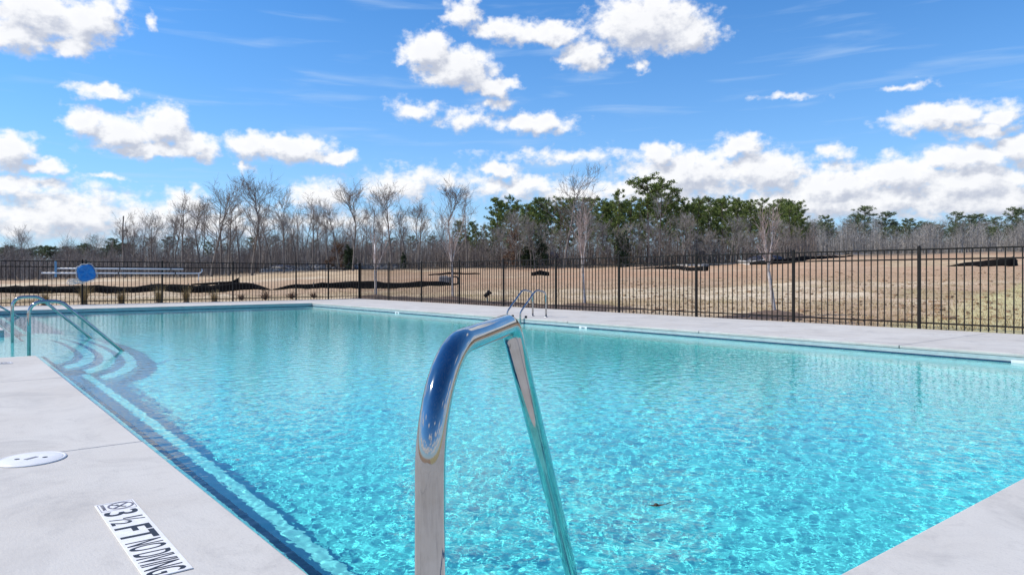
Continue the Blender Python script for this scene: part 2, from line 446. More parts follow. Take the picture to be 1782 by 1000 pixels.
# ------------------------------------------------------------------ ground beyond the fence
TU = np.array([-300, 0, 300, 600, 900, 1200, 1500, 1782, 2100], float)
TT = (TU - 891) / FPX
GD = {  # distance: height of the ground, for each bearing
    -300: ([0, 28, 50, 75, 100, 160, 300, 700], [-.04, -.04, -.30, -.05, .4, 1.0, 3.0, 8]),
    0:    ([0, 26, 50, 75, 100, 160, 300, 700], [-.04, -.04, -.25, .05, .5, 1.2, 3.5, 8]),
    300:  ([0, 28, 50, 75, 100, 160, 300, 700], [-.04, -.04, -.22, .4, 1.0, 2.0, 5.0, 9]),
    600:  ([0, 33, 50, 75, 100, 160, 300, 700], [-.04, -.04, .06, 1.12, 2.0, 3.6, 6.0, 9]),
    900:  ([0, 25, 50, 75, 100, 160, 300, 700], [-.04, -.04, .40, 1.30, 2.3, 4.2, 6.0, 9]),
    1200: ([0, 19, 30, 50, 75, 100, 160, 300, 700], [-.04, -.04, .14, .68, 1.6, 2.6, 4.6, 6.0, 9]),
    1500: ([0, 15.5, 30, 50, 75, 100, 160, 300, 700], [-.04, -.04, .26, 1.05, 2.6, 4.0, 5.6, 6.2, 9]),
    1782: ([0, 13, 30, 50, 75, 100, 160, 300, 700], [-.04, -.04, .33, 1.35, 3.0, 4.5, 5.8, 6.4, 9]),
    2100: ([0, 13, 30, 50, 75, 100, 160, 300, 700], [-.04, -.04, .33, 1.35, 3.0, 4.5, 5.8, 6.4, 9]),
}
def _gz(t, d):
    cols = np.stack([np.interp(d, GD[int(u)][0], GD[int(u)][1]) for u in TU])
    t = np.clip(t, TT[0], TT[-1])
    i = np.clip(np.searchsorted(TT, t) - 1, 0, len(TT) - 2)
    f = (t - TT[i]) / (TT[i + 1] - TT[i]); f = f * f * (3 - 2 * f)
    ar = np.arange(len(t))
    return cols[i, ar] * (1 - f) + cols[i + 1, ar] * f
def ground_z(x, y, rough=True):
    x = np.atleast_1d(np.asarray(x, float)); y = np.atleast_1d(np.asarray(y, float))
    side = x * C38 - y * S38; d = x * S38 + y * C38
    dd = np.maximum(d, 1.0); t = side / np.maximum(dd, 6)
    z = 0
    for q in (0.9, 1.0, 1.1): z = z + _gz(t, dd * q) / 3
    if rough:
        far = np.clip((np.maximum(x - FX, y - FY) - 1.5) / 8, 0, 1)
        z = z + far * ((fbm(x * .35, y * .35, 3) - .47) * .40 + (fbm(x * 1.5, y * 1.5, 9, 3) - .44) * .22)
    return z
def gz(x, y): return float(ground_z(x, y)[0])

def graded(a, b, fine0, fine1, s0, k, cap=40):
    """coordinates from a to b, spaced s0 between fine0 and fine1 and wider outside"""
    c = [fine0]
    while c[-1] < b:
        d = max(0, c[-1] - fine1); c.append(c[-1] + min(cap, s0 + k * d))
    lo = [fine0]
    while lo[-1] > a: lo.append(lo[-1] - min(cap, s0 + k * (fine0 - lo[-1])))
    return np.array(lo[:0:-1] + c)

def build_ground():
    xs = graded(-250, 620, FX + .12, 55, 0.45, 0.045, 14)
    ys = graded(-120, 620, -4, 55, 0.5, 0.045, 14)
    # keep clear of the pool terrace: snap one grid line to each fence line
    ys[np.argmin(abs(ys - (FY + .12)))] = FY + .12
    X, Y = np.meshgrid(xs, ys); x = X.ravel(); y = Y.ravel()
    z = ground_z(x, y)
    d = x * S38 + y * C38; side = x * C38 - y * S38; u = 891 + FPX * side / np.maximum(d, 5)
    V = np.stack([x, y, z], 1)
    nx, ny = len(xs), len(ys)
    idx = np.arange(nx * ny).reshape(ny, nx)
    Q = np.stack([idx[:-1, :-1], idx[:-1, 1:], idx[1:, 1:], idx[1:, :-1]], -1).reshape(-1, 4)
    cx = V[Q, 0].mean(1); cy = V[Q, 1].mean(1)
    keep = ~((cx > -9) & (cx < FX + .12) & (cy > -7) & (cy < FY + .12))
    me = np_mesh("ground", V, Q[keep])
    # what grows or lies where
    n1 = fbm(x * .12, y * .12, 21); n2 = fbm(x * .5, y * .5, 31); n3 = fbm(x * .06, y * .06, 41)
    def lerp(a, b, f): return a + (b - a) * np.clip(f, 0, 1)[:, None]
    straw = np.array([.56, .44, .29]); straw2 = np.array([.44, .325, .20]); clay = np.array([.42, .25, .155]); clay2 = np.array([.43, .29, .19])
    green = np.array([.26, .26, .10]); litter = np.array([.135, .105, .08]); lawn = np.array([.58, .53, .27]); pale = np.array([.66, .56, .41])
    col = lerp(np.tile(straw, (len(x), 1)), straw2, (n2 - .40) * 6)
    col = lerp(col, pale, (n1 - .47) * 6)
    col = lerp(col, clay2, np.clip((n3 - .44) * 10, 0, .85))
    # bare red clay on the far bank, beyond about 45 m
    col = lerp(col, clay, np.clip((d - 42) / 12, 0, 1) * np.clip((n1 - .33) * 6, 0, .75) * np.clip((u - 560) / 120, 0, 1))
    # right hand slope: rough reddish earth above, mown straw coloured lawn below
    s = (x - 16.0) * 0.194 - (y - 7.05) * 0.981
    lawn_f = np.clip((s + n2 * 1.6 - .9) / .5, 0, 1) * (u > 1300)
    rough_f = np.clip(1 - lawn_f, 0, 1) * np.clip((u - 1330) / 160, 0, 1) * (d < 60)
    col = lerp(col, clay2, rough_f * np.clip((n2 - .25) * 3, 0, .8))
    col = lerp(col, lawn, lawn_f * (d < 45) * .9)
    col = lerp(col, green, np.clip((n2 - .56) * 6, 0, .55) * np.clip(1 - abs(d - 30) / 14, 0, 1))
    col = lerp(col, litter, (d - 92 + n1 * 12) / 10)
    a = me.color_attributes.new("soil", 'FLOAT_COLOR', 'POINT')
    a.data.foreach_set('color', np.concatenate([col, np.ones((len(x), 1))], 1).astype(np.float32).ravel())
    m = bpy.data.materials.new("dry_grass_and_clay"); m.use_nodes = True
    k = NT(m.node_tree); b = k.n['Principled BSDF']
    at_ = k.new('ShaderNodeVertexColor', layer_name="soil").outputs[0]
    p = k.new('ShaderNodeNewGeometry').outputs['Position']
    f1 = k.noise(p, 1.7, 8, 0.72); f2 = k.noise(p, 9.0, 6, 0.75)
    c = k.mix(k.smooth(f1, 0.42, 0.68, 0, 0.6), at_, (0.27, 0.185, 0.11, 1))
    c = k.mix(k.smooth(f2, 0.45, 0.72, 0, 0.55), c, (0.66, 0.55, 0.39, 1))
    c = k.mix(k.smooth(k.noise(p, 5.0, 5, 0.7), 0.56, 0.70, 0, 0.7), c, (0.17, 0.11, 0.07, 1))
    k.link(c, b.inputs['Base Color']); b.inputs['Roughness'].default_value = 0.95; b.inputs['Specular IOR Level'].default_value = 0.1
    bp = k.new('ShaderNodeBump'); bp.inputs['Distance'].default_value = 0.08; bp.inputs['Strength'].default_value = 0.8
    k.link(k.math('ADD', f1, k.math('MULTIPLY', f2, 0.5)), bp.inputs['Height']); k.link(bp.outputs[0], b.inputs['Normal'])
    me.materials.append(m)
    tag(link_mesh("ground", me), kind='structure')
build_ground()

# ------------------------------------------------------------------ pool terrace: concrete slabs with open joints
deck = tag(empty("pool_deck"), kind='structure')
JT = 0.009
def slab(outline):
    me = bevelled(prism(outline, -0.045, 0.0).mesh("concrete_slab", M['deck']), 0.011, 3)
    me.polygons.foreach_set('use_smooth', [False] * len(me.polygons))
    return link_mesh("concrete_slab", me, deck)
def rect(x0, y0, x1, y1): return slab([(x0 + JT / 2, y0 + JT / 2), (x1 - JT / 2, y0 + JT / 2), (x1 - JT / 2, y1 - JT / 2), (x0 + JT / 2, y1 - JT / 2)])
xc_ = [-8.5, -5.0, -1.6]
yj = [1.3, 4.8, 8.3, AY0]
for i in range(3):                                     # the long side by the camera
    rect(-1.6, yj[i], XL + JT / 2, yj[i + 1]) if i else slab([(-1.597, 1.303), (0.973 - .003, 1.303), (0.973 - .003, 2.1), (XL + .003, 2.1), (XL + .003, 4.797), (-1.597, 4.797)])
    rect(-5.0, yj[i], -1.6, yj[i + 1]); rect(-8.5, yj[i], -5.0, yj[i + 1])
for (x0, x1) in ((-8.5, -5), (-5, -1.6)): rect(x0, -2.2, x1, 1.3); rect(x0, -5.7, x1, -2.2)
# corner and near end
slab([(-1.597, -2.197), (2.097, -2.197), (2.097, YN + .003), (.976, 2.096), (.976, 1.297), (-1.597, 1.297)])
rect(-1.6, -5.7, 2.1, -2.2)
xe = [2.1, 5.2, 8.7, XR, FX - .05]
for i in range(4):
    rect(xe[i], -2.2, xe[i + 1], YN + (JT / 2 if i < 3 else 0.0)); rect(xe[i], -5.7, xe[i + 1], -2.2)
# far long side
yr = [YN, 4.6, 8.1, 11.6, 15.1, 18.6, 22.1, YF, FY - .05]
for i in range(8): rect(XR - JT / 2, yr[i], FX - .05, yr[i + 1])
# far end and the terrace beyond the alcove
xf = [-8.5, -5.0, -1.6, XL, 4.4, 7.9, XR - JT / 2]
for i in range(6): rect(xf[i], YF - JT / 2, xf[i + 1], FY - .05)
yb = [AY1, 19.4, 22.4, YF - JT / 2]
for i in range(3):
    rect(-1.6, yb[i], XL + JT / 2, yb[i + 1]); rect(-5.0, yb[i], -1.6, yb[i + 1]); rect(-8.5, yb[i], -5.0, yb[i + 1])
rect(-8.5, AY0, -5.0, AY1); rect(-5.0, AY0, AX + JT / 2, AY1)
bs = MB()
for (x0, y0, x1, y1) in ((-8.6, -5.8, XL - .05, AY0 - .05), (XL - .049, -5.8, FX + .1, YN - .05), (-8.6, AY0 - .049, AX - .05, AY1 + .05), (-8.6, AY1 + .051, XL - .05, FY + .1),
                         (XL - .049, YF + .05, FX + .1, FY + .1), (XR + .05, YN - .049, FX + .1, YF + .049)):
    bs.box(x0, y0, -0.115, x1, y1, -0.055)
bs.build("gravel_bed", M['base'], deck)

# ------------------------------------------------------------------ pool basin
def plaster(name, c1, c2):
    m = bpy.data.materials.new(name); m.use_nodes = True
    k = NT(m.node_tree); b = k.n['Principled BSDF']
    p = k.new('ShaderNodeNewGeometry').outputs['Position']
    c = k.mix(k.smooth(k.noise(p, 1.2, 4, 0.6), 0.35, 0.65), (*c1, 1), (*c2, 1))
    c = k.mix(k.smooth(k.noise(p, 45, 4, 0.7), 0.5, 0.75, 0, 0.3), c, (c2[0] * .75, c2[1] * .82, c2[2] * .88, 1))
    k.link(c, b.inputs['Base Color']); b.inputs['Roughness'].default_value = 0.8; b.inputs['Specular IOR Level'].default_value = 0.1
    return m
M['plaster'] = plaster('pale_blue_plaster', (0.82, 0.90, 0.90), (0.76, 0.87, 0.88))
M['plaster_floor'] = plaster('depth_tinted_plaster', (0.46, 0.89, 0.89), (0.41, 0.86, 0.87))  # floor carries the deeper water's absorption of light in its plaster colour
M['aqua_tile'] = pmat('aqua_nosing_tile', (0.25, 0.48, 0.58), (0.30, 0.54, 0.62), 20, 0.3)
M['coping_band'] = pmat('grey_waterline_tile', (0.42, 0.50, 0.50), (0.36, 0.44, 0.45), 8, 0.35)
basin = tag(empty("pool_basin"), kind='structure')
receivers = []
def recv(o): receivers.append(o); return o
xs = np.linspace(AX - .1, XR + .1, 60); ys = np.linspace(YN - .1, YF + .1, 120)
X, Y = np.meshgrid(xs, ys); V = np.stack([X.ravel(), Y.ravel(), water_depth(Y.ravel())], 1)
ix = np.arange(len(xs) * len(ys)).reshape(len(ys), len(xs))
Q = np.stack([ix[:-1, :-1], ix[:-1, 1:], ix[1:, 1:], ix[1:, :-1]], -1).reshape(-1, 4)
recv(link_mesh("floor", np_mesh("floor", V, Q, M['plaster_floor']), basin))
wl = MB(); bd = MB(); nv = MB()
for i in range(len(OUT)):
    (x0, y0), (x1, y1) = OUT[i], OUT[(i + 1) % len(OUT)]
    wl.add([(x0, y0, -1.95), (x1, y1, -1.95), (x1, y1, -0.16), (x0, y0, -0.16)], [(0, 1, 2, 3)])
    bd.add([(x0, y0, -0.16), (x1, y1, -0.16), (x1, y1, -0.046), (x0, y0, -0.046)], [(0, 1, 2, 3)])
recv(wl.build("wall", M['plaster'], basin)); bd.build("waterline_band", M['coping_band'], basin)
# dark tile line at the water's edge, 3 mm proud of the wall
ccx, ccy = 5.9, 13.0
for i in (5, 6):
    (x0, y0), (x1, y1) = OUT[i], OUT[(i + 1) % len(OUT)]
    if i == 5: nv.box(x0, y0 - .004, -.145, x1, y0 + .01, -.102)
    else: nv.box(x0 - .004, y1, -.145, x0 + .01, y0 - .005, -.102)
nv.build("dark_tile_line", M['navy'], basin)

CYA = (AY0 + AY1) / 2
def arc(a, b, n=2.5, seg=56):
    pts = []
    for i in range(seg + 1):
        th = -math.pi / 2 + math.pi * i / seg
        c, s = abs(math.cos(th)) ** (2 / n), abs(math.sin(th)) ** (2 / n) * (1 if th > 0 else -1)
        pts.append((XL + b * c, CYA + a * s))
    return pts
steps = [(2.72, 0.66, -0.27, AX - .05), (3.22, 0.90, -0.43, .9), (3.72, 1.14, -0.60, .9), (4.2, 1.38, -0.79, .9)]
def navy_strip(line, z, w=0.035):
    m = MB(); n = len(line)
    L = [Vector((p[0], p[1], 0)) for p in line]; inn = []
    for i in range(n):
        t = (L[min(i + 1, n - 1)] - L[max(i - 1, 0)]).normalized(); nn = Vector((-t.y, t.x, 0)); inn.append(L[i] + nn * w)
    vs = [(p.x, p.y, z) for p in L] + [(p.x, p.y, z) for p in inn] + [(p.x - .0, p.y, z - .012) for p in L]
    fs = []
    for i in range(n - 1):
        fs.append((i, i + 1, n + i + 1, n + i)); fs.append((2 * n + i, 2 * n + i + 1, i + 1, i))
    return m.add(vs, fs)
for (a, b, z, xb) in steps:
    line = arc(a, b)
    ol = [(xb, line[0][1])] + line + [(xb, line[-1][1])] if xb > 0 else [(xb, AY0 - .04), (XL - .02, AY0 - .04)] + line + [(XL - .02, AY1 + .04), (xb, AY1 + .04)]
    st = recv(prism(ol, -2.0, z).build("step", M['plaster'], basin))
    navy_strip(line, z + .003, .022).build("tile_nosing", M['aqua_tile'], st)
for (y0, y1) in ((YN + .02, 12.0), (15.0, YF - .002)):
    b1 = recv(MB().box(.9, y0, -2.0, XL + .20, y1, -0.24).build("bench", M['plaster'], basin))
    MB().box(XL + .165, y0 + .01, -.28, XL + .203, y1 - .01, -.237).build("tile_nosing", M['navy'], b1)
    recv(MB().box(.9, y0 + .003, -2.0, XL + .46, y1 - .003, -0.60).build("bench", M['plaster'], basin))
b2 = recv(MB().box(XR - .42, YN - .05, -2.0, XR + .05, YF - .003, -0.45).build("bench", M['plaster'], basin))
# corner steps below the near hand rail
for (q, z) in ((1.45, -.42), (1.85, -.78)):
    recv(prism([(XL - .05, YN - .05), (XL + .35 + q, YN - .05), (XL - .05, YN + .35 + q)], -2.0, z).build("step", M['plaster'], basin))
for o in receivers: o.cycles.is_caustics_receiver = True

# ------------------------------------------------------------------ water
def build_water():
    def axis(a, b, s0, k, start):
        c = [start]
        while c[-1] < b: c.append(c[-1] + s0 + k * (c[-1] - start))
        lo = [start]
        while lo[-1] > a: lo.append(lo[-1] - (0.03 + .02 * (start - lo[-1])))
        return np.array(lo[:0:-1] + c)
    xs = axis(AX - .02, XR + .02, 0.0085, 0.0018, XL - .02); ys = axis(YN - .06, YF + .02, 0.0085, 0.0018, YN - .03)
    xs = np.clip(xs, AX - .02, XR + .02); ys = np.clip(ys, YN - .06, YF + .02)
    X, Y = np.meshgrid(xs, ys); x = X.ravel(); y = Y.ravel()
    sx = np.maximum(np.gradient(xs)[None, :].repeat(len(ys), 0).ravel(), .004); sy = np.maximum(np.gradient(ys)[:, None].repeat(len(xs), 1).ravel(), .004)
    z = np.zeros_like(x)
    g = np.random.default_rng(11)
    # gusts: the ripple is livelier in places
    gust = 0.55 + 0.9 * fbm(x * .35, y * .35, 77, 3)
    wx = x + .05 * np.sin(y * 2.1 + 1) + .25 * fbm(x * .6, y * .6, 5, 2); wy = y + .05 * np.sin(x * 1.7) + .25 * fbm(x * .6, y * .6, 8, 2)
    for i in range(WAVES):
        lam = 0.046 * (0.32 / 0.046) ** (g.random() ** 1.3)
        th = g.normal(0.5, 1.25) if lam > .2 else g.uniform(0, 2 * math.pi)
        kx, ky = 2 * math.pi / lam * math.cos(th), 2 * math.pi / lam * math.sin(th)
        slope = WAVE_SLOPE * (lam / .15) ** (-.15)
        amp = slope * lam / (2 * math.pi)
        lx = lam / max(abs(math.cos(th)), .05); ly = lam / max(abs(math.sin(th)), .05)
        fade = np.clip(lx / sx / 3.2 - .7, 0, 1) * np.clip(ly / sy / 3.2 - .7, 0, 1)
        z += amp * fade * np.sin(kx * wx + ky * wy + g.uniform(0, 6.28))
    z = WZ + z * gust
    n = len(x); nx, ny = len(xs), len(ys)
    idx = np.arange(n).reshape(ny, nx)
    Q = np.stack([idx[:-1, :-1], idx[:-1, 1:], idx[1:, 1:], idx[1:, :-1]], -1).reshape(-1, 4)
    # skirt and bottom close the body of water inside the shell
    ring = np.concatenate([idx[0, :], idx[1:, -1], idx[-1, -2::-1], idx[-2:0:-1, 0]])
    nb = len(ring); bot = np.arange(n, n + nb)
    V = np.concatenate([np.stack([x, y, z], 1), np.stack([x[ring], y[ring], np.full(nb, -2.3)], 1), [[4, 13, -2.3]]])
    r2 = np.roll(ring, -1); b2 = np.roll(bot, -1)
    S = np.stack([ring, bot, b2, r2], 1)
    B = np.stack([bot, np.full(nb, n + nb), b2], 1)
    me = bpy.data.meshes.new("water")
    T = np.concatenate([np.concatenate([Q[:, [0, 1, 2]], Q[:, [0, 2, 3]]]), S[:, [0, 1, 2]], S[:, [0, 2, 3]], B])
    me = np_mesh("water", V, T)
    m = bpy.data.materials.new("pool_water"); m.use_nodes = True
    k = NT(m.node_tree); k.n.clear(); out = k.new('ShaderNodeOutputMaterial')
    pb = k.new('ShaderNodeBsdfPrincipled'); pb.inputs['IOR'].default_value = 1.333; pb.inputs['Roughness'].default_value = 0.0
    pb.inputs['Base Color'].default_value = (*WATER_COL, 1); pb.inputs['Transmission Weight'].default_value = 1.0; pb.inputs['Specular IOR Level'].default_value = 0.2
    gp = k.new('ShaderNodeNewGeometry').outputs['Position']
    bp = k.new('ShaderNodeBump'); bp.inputs['Strength'].default_value = 1.0; bp.inputs['Distance'].default_value = FINE
    k.link(k.noise(gp, 17.0, 2, 0.5, 0.5), bp.inputs['Height']); k.link(bp.outputs[0], pb.inputs['Normal'])
    k.link(pb.outputs[0], out.inputs['Surface'])
    me.materials.append(m)
    o = tag(link_mesh("water", me), kind='structure')
    o.cycles.is_caustics_caster = True
    return o
FINE = 0.0022                                         # finest wind ripple, too small for the mesh
WAVES = 110
WAVE_SLOPE = 0.0031
WATER_COL = (0.27, 0.99, 0.99)          # the tint water of this depth gives
build_water()

# ------------------------------------------------------------------ black picket fences
def shared(mb, name, m, bw=None):
    me = mb.mesh(name, m)
    return bevelled(me, bw, 1) if bw else me
FH = 1.55
me_picket = MB().box(-.009, -.009, .03, .009, .009, FH - .02).mesh("picket", M['black_metal'])
me_post = bevelled(MB().box(-.027, -.027, -.25, .027, .027, FH + .02).mesh("post", M['black_metal']), .004, 1)
me_cap = MB().lathe([(.034, 0), (.036, .006), (.036, .018), (.018, .034), (.004, .038)], 4).mesh("post_cap", M['black_metal'])
def fence(name, label, posts, p_dir, group, base_z):
    """posts: places along the line; p_dir turns the line's own x axis into the world"""
    root = tag(empty(name, (posts[0][0], posts[0][1], base_z)), label, "fence", group)
    o0 = Vector((posts[0][0], posts[0][1], 0)); ang = math.atan2(p_dir[1], p_dir[0])
    s = [(Vector((p[0], p[1], 0)) - o0).dot(Vector((*p_dir, 0))) for p in posts]
    for i, a in enumerate(s):
        v = Vector((*p_dir, 0)) * a
        po = link_mesh("post", me_post, root, (v.x, v.y, 0), ang)
        link_mesh("post_cap", me_cap, po, (0, 0, FH + .021), R(45))
    for i in range(len(s) - 1):
        L = s[i + 1] - s[i]
        rail = MB().box(.028, -.014, 0, L - .028, .014, .028).mesh("rail", M['black_metal'])
        for z in (FH - .03, FH - .22, .13):
            v = Vector((*p_dir, 0)) * s[i]
            link_mesh("rail", rail, root, (v.x, v.y, z), ang)
        n = max(2, round(L / .127))
        for q in range(1, n):
            v = Vector((*p_dir, 0)) * (s[i] + L * q / n)
            link_mesh("picket", me_picket, root, (v.x + random.uniform(-.0015, .0015), v.y, random.uniform(-.004, .004)), ang)
    return root
SPAN = 2.57
side_posts = [(FX, 28.95 - SPAN * i) for i in range(12)]
fence("picket_fence", "black metal picket fence along the far long side of the pool, behind the steel ladder", side_posts, (0, -1), "pool fence lines", -.03)
end_posts = [(14.6 - .06, FY), (13.1, FY), (11.67, FY)] + [(11.67 - SPAN * i, FY) for i in range(1, 7)]
fence("picket_fence", "black metal picket fence across the far end of the pool, carrying the blue float", end_posts, (-1, 0), "pool fence lines", -.03)

# ------------------------------------------------------------------ steel rails
def flange(parent, loc, r=.05):
    MB().lathe([(r, 0), (r, .006), (r * .72, .014), (.028, .02)], 20).build("flange", M['steel_dull'], parent, loc)

def grab_rail():
    """the rail right in front of the viewer: post on the corner of the deck, sloping leg into the water"""
    bx, by = world_xy(-.129, 1.13)
    dx, dy = .784, .62
    def P(s, h): return (dx * s, dy * s, h)
    path = fillet([P(0, -.02), P(.0, .877), P(.555, .889), P(1.85, -.389)], [.19, .10], 16)
    root = tag(empty("grab_rail", (bx, by, 0), 0), "large polished steel hand rail at the pool corner, closest to the viewer", "hand rail", "steel rails of the pool")
    MB().tube(path, .0241, 32).build("tube", M['steel'], root)
    flange(root, (0, 0, 0.001), .055)
grab_rail()

def stair_rail(y, label, x0=1.0, x1=2.16, base=-.30, top=.64):
    root = tag(empty("stair_rail", (x0, y, base)), label, "hand rail", "steel rails of the pool")
    P = lambda x, z: (x - x0, 0, z - base)
    xt = x0 + .38
    slope = (top + .12) / (x1 - xt)
    xe = x1 + .5; ze = -.12 - slope * .5
    MB().tube(fillet([P(x0, base), P(x0, top), P(xt, top), P(xe, ze)], [.16, .2], 10), .0241, 16).build("tube", M['steel'], root)
    flange(root, P(x0, base + .001), .05)
    return root
stair_rail(12.02, "curved steel stair rail beside the near deck corner, closer one of the stair pair")
stair_rail(14.85, "curved steel stair rail further out on the steps, behind its closer twin")
stair_rail(23.6, "steel rail sloping down at the photo edge, past the stair rails", .35, 1.75, -.30, .60)

def ladder():
    root = tag(empty("pool_ladder", (XR, 13.4, 0)), "steel pool ladder with two hooped rails at the far long side", "ladder")
    for dy in (-.25, .25):
        P = lambda x, z: (x, dy, z)
        path = fillet([P(.74, -.02), P(.74, .60), P(.42, .66), P(-.07, .14), P(-.10, -1.15)], [.14, .16, .14], 8)
        MB().tube(path, .0215, 14).build("rail", M['steel'], root)
        MB().lathe([(.05, 0), (.05, .006), (.028, .016)], 18).build("flange", M['steel_dull'], root, (.74, dy, .001))
        MB().tube([(-.10, dy, -.30), (-.002, dy, -.30)], .016, 8).build("bumper", M['rubber'], root)
        MB().lathe([(.028, 0), (.03, .006), (.03, .045), (.02, .055)], 12).build("cap", M['rubber'], root, (.05, dy - .06, .002))
    for z in (-.32, -.58, -.84, -1.08):
        t = MB().box(-.155, -.228, z, -.06, .228, z + .03)
        link_mesh("tread", bevelled(t.mesh("tread", M['white_plastic']), .006, 1), root)
ladder()

# ------------------------------------------------------------------ things on the deck
def skimmer_lid():
    root = tag(empty("skimmer_lid", (.40, 4.69, .001)), "round white skimmer lid set in the concrete deck", "lid")
    MB().lathe([(.167, 0), (.167, .004), (.160, .007), (.152, .007), (.150, .0045)], 48).build("rim", M['white_plastic'], root)
    me = MB().lathe([(.1495, 0), (.1495, .0062), (.146, .0075), (.05, .0078), (.0, .0078)], 48).build("cover", M['white_plastic'], root)
    for sx in (-1, 1):
        MB().lathe([(.013, 0), (.013, .001)], 16).build("finger_hole", M['ink'], root, (sx * .062, -.02 * sx, .0079))
    pts = [(-.035, -.012), (.035, -.012), (.035, .012), (-.035, .012)]
    prism(pts, 0, .0015).build("emblem", pmat('grey_emblem', (.22, .22, .25), rough=.5), root, (0, 0, .0079), R(35))
skimmer_lid()

def text_mesh(body, size, m, name, parent, loc, rz, sx=1.0, font_bold=.0, align='LEFT'):
    c = bpy.data.curves.new(name, 'FONT'); c.body = body; c.size = size; c.extrude = .0004; c.offset = font_bold; c.align_x = align
    c.resolution_u = 4
    t = bpy.data.objects.new(name, c); COL.objects.link(t)
    dg = bpy.context.evaluated_depsgraph_get(); me = bpy.data.meshes.new_from_object(t.evaluated_get(dg))
    bpy.data.objects.remove(t); bpy.data.curves.remove(c)
    me.materials.clear(); me.materials.append(m)
    co = np.empty(len(me.vertices) * 3, np.float32); me.vertices.foreach_get('co', co); co = co.reshape(-1, 3)
    co[:, 0] *= sx
    me.vertices.foreach_set('co', co.ravel()); me.update()
    return link_mesh(name, me, parent, loc, rz), float(co[:, 0].max()) if len(co) else 0

def no_diving(parent, cx, cy, z, rz, s=.125):
    """ring with a bar over a diving figure"""
    m = MB(); n = 40; r0, r1 = s * .44, s * .37
    vs = []
    for k in range(n):
        a = 2 * math.pi * k / n; vs += [(r0 * math.cos(a), r0 * math.sin(a), 0), (r1 * math.cos(a), r1 * math.sin(a), 0)]
    m.add(vs, [(2 * k, (2 * k + 2) % (2 * n), (2 * k + 3) % (2 * n), 2 * k + 1) for k in range(n)])
    d = s * .38 * .707; w = s * .03
    m.add([(-d - w, d - w, 0), (-d + w, d + w, 0), (d + w, -d + w, 0), (d - w, -d - w, 0)], [(0, 3, 2, 1)])
    m.build("ring", M['grey_ink'], parent, (cx, cy, z), rz)
    g = MB()
    g.lathe([(s * .055, 0), (s * .055, .0002)], 14, (-.12 * s, -.10 * s, 0))
    g.add([(-.02 * s, -.08 * s, 0), (.20 * s, .17 * s, 0), (.25 * s, .12 * s, 0), (.05 * s, -.13 * s, 0)], [(0, 3, 2, 1)])
    g.add([(-.09 * s, -.12 * s, .0001), (-.24 * s, -.27 * s, .0001), (-.21 * s, -.30 * s, .0001), (-.05 * s, -.16 * s, .0001)], [(0, 3, 2, 1)])
    g.build("diver", M['ink'], parent, (cx, cy, z), rz)

def depth_marker():
    # strip runs back along the pool edge; its lettering is read from the deck, facing the pool
    root = tag(empty("depth_marker", (.608, 3.565, .0012), R(-90)), "white strip reading 3 1/2 FT NO DIVING stuck on the concrete deck", "sign", "markers on the deck")
    L, W = .97, .15
    link_mesh("strip", bevelled(MB().box(0, -W / 2, 0, L, W / 2, .004).mesh("strip", M['vinyl']), .001, 1), root)
    z = .0046
    fr = MB()
    x0, x1, y0, y1, t = .012, .128, -.068, .068, .0025
    for (a, b, c, d) in ((x0, y0, x1, y0 + t), (x0, y1 - t, x1, y1), (x0, y0 + t, x0 + t, y1 - t), (x1 - t, y0 + t, x1, y1 - t)):
        fr.add([(a, b, z), (c, b, z), (c, d, z), (a, d, z)], [(0, 1, 2, 3)])
    fr.build("icon_frame", M['grey_ink'], root)
    no_diving(root, .070, .014, z + .0006, 0, .115)
    text_mesh("NO DIVING", .019, M['grey_ink'], "caption", root, (.024, -.058, z + .0006), 0, .85)
    cap = .715                                         # capital height of the built in type, per unit size
    H = .125
    text_mesh("3", H / cap, M['ink'], "digit", root, (.140, -H / 2, z), 0, .95, .002)
    text_mesh("1", H * .58 / cap, M['ink'], "digit", root, (.242, -H / 2 + H * .42, z), 0, .9, .0015)
    MB().add([(.262, -H / 2, z), (.272, -H / 2, z), (.310, H / 2, z), (.300, H / 2, z)], [(0, 1, 2, 3)]).build("fraction_bar", M['ink'], root)
    text_mesh("2", H * .60 / cap, M['ink'], "digit", root, (.300, -H / 2, z), 0, .85, .0015)
    o, w = text_mesh("F", H / cap, M['ink'], "letter", root, (.375, -H / 2, z), 0, .95, .003)
    text_mesh("T", H / cap, M['ink'], "letter", root, (.465, -H / 2, z), 0, .95, .003)
    x = .582
    o, w = text_mesh("NO DIVING", H / cap, M['ink'], "lettering", root, (x, -H / 2, z), 0, .40, .001)
    for v in o.data.vertices: v.co.x *= (L - .012 - x) / w
depth_marker()
def small_marker():
    root = tag(empty("depth_marker", (.68, 10.12, .0012), R(0)), "small white no diving tile on the deck corner below the stair rails", "sign", "markers on the deck")
    link_mesh("tile", bevelled(MB().box(-.55, -.15, 0, 0, .03, .004).mesh("tile", M['vinyl']), .001, 1), root)
    no_diving(root, -.085, -.06, .0052, 0, .14)
    fr = MB()
    for (a, b, c, d) in ((-.165, -.14, -.005, -.135), (-.165, .016, -.005, .021), (-.165, -.134, -.160, .015), (-.01, -.134, -.005, .015)):
        fr.add([(a, b, .0046), (c, b, .0046), (c, d, .0046), (a, d, .0046)], [(0, 1, 2, 3)])
    fr.build("icon_frame", M['grey_ink'], root)
small_marker()
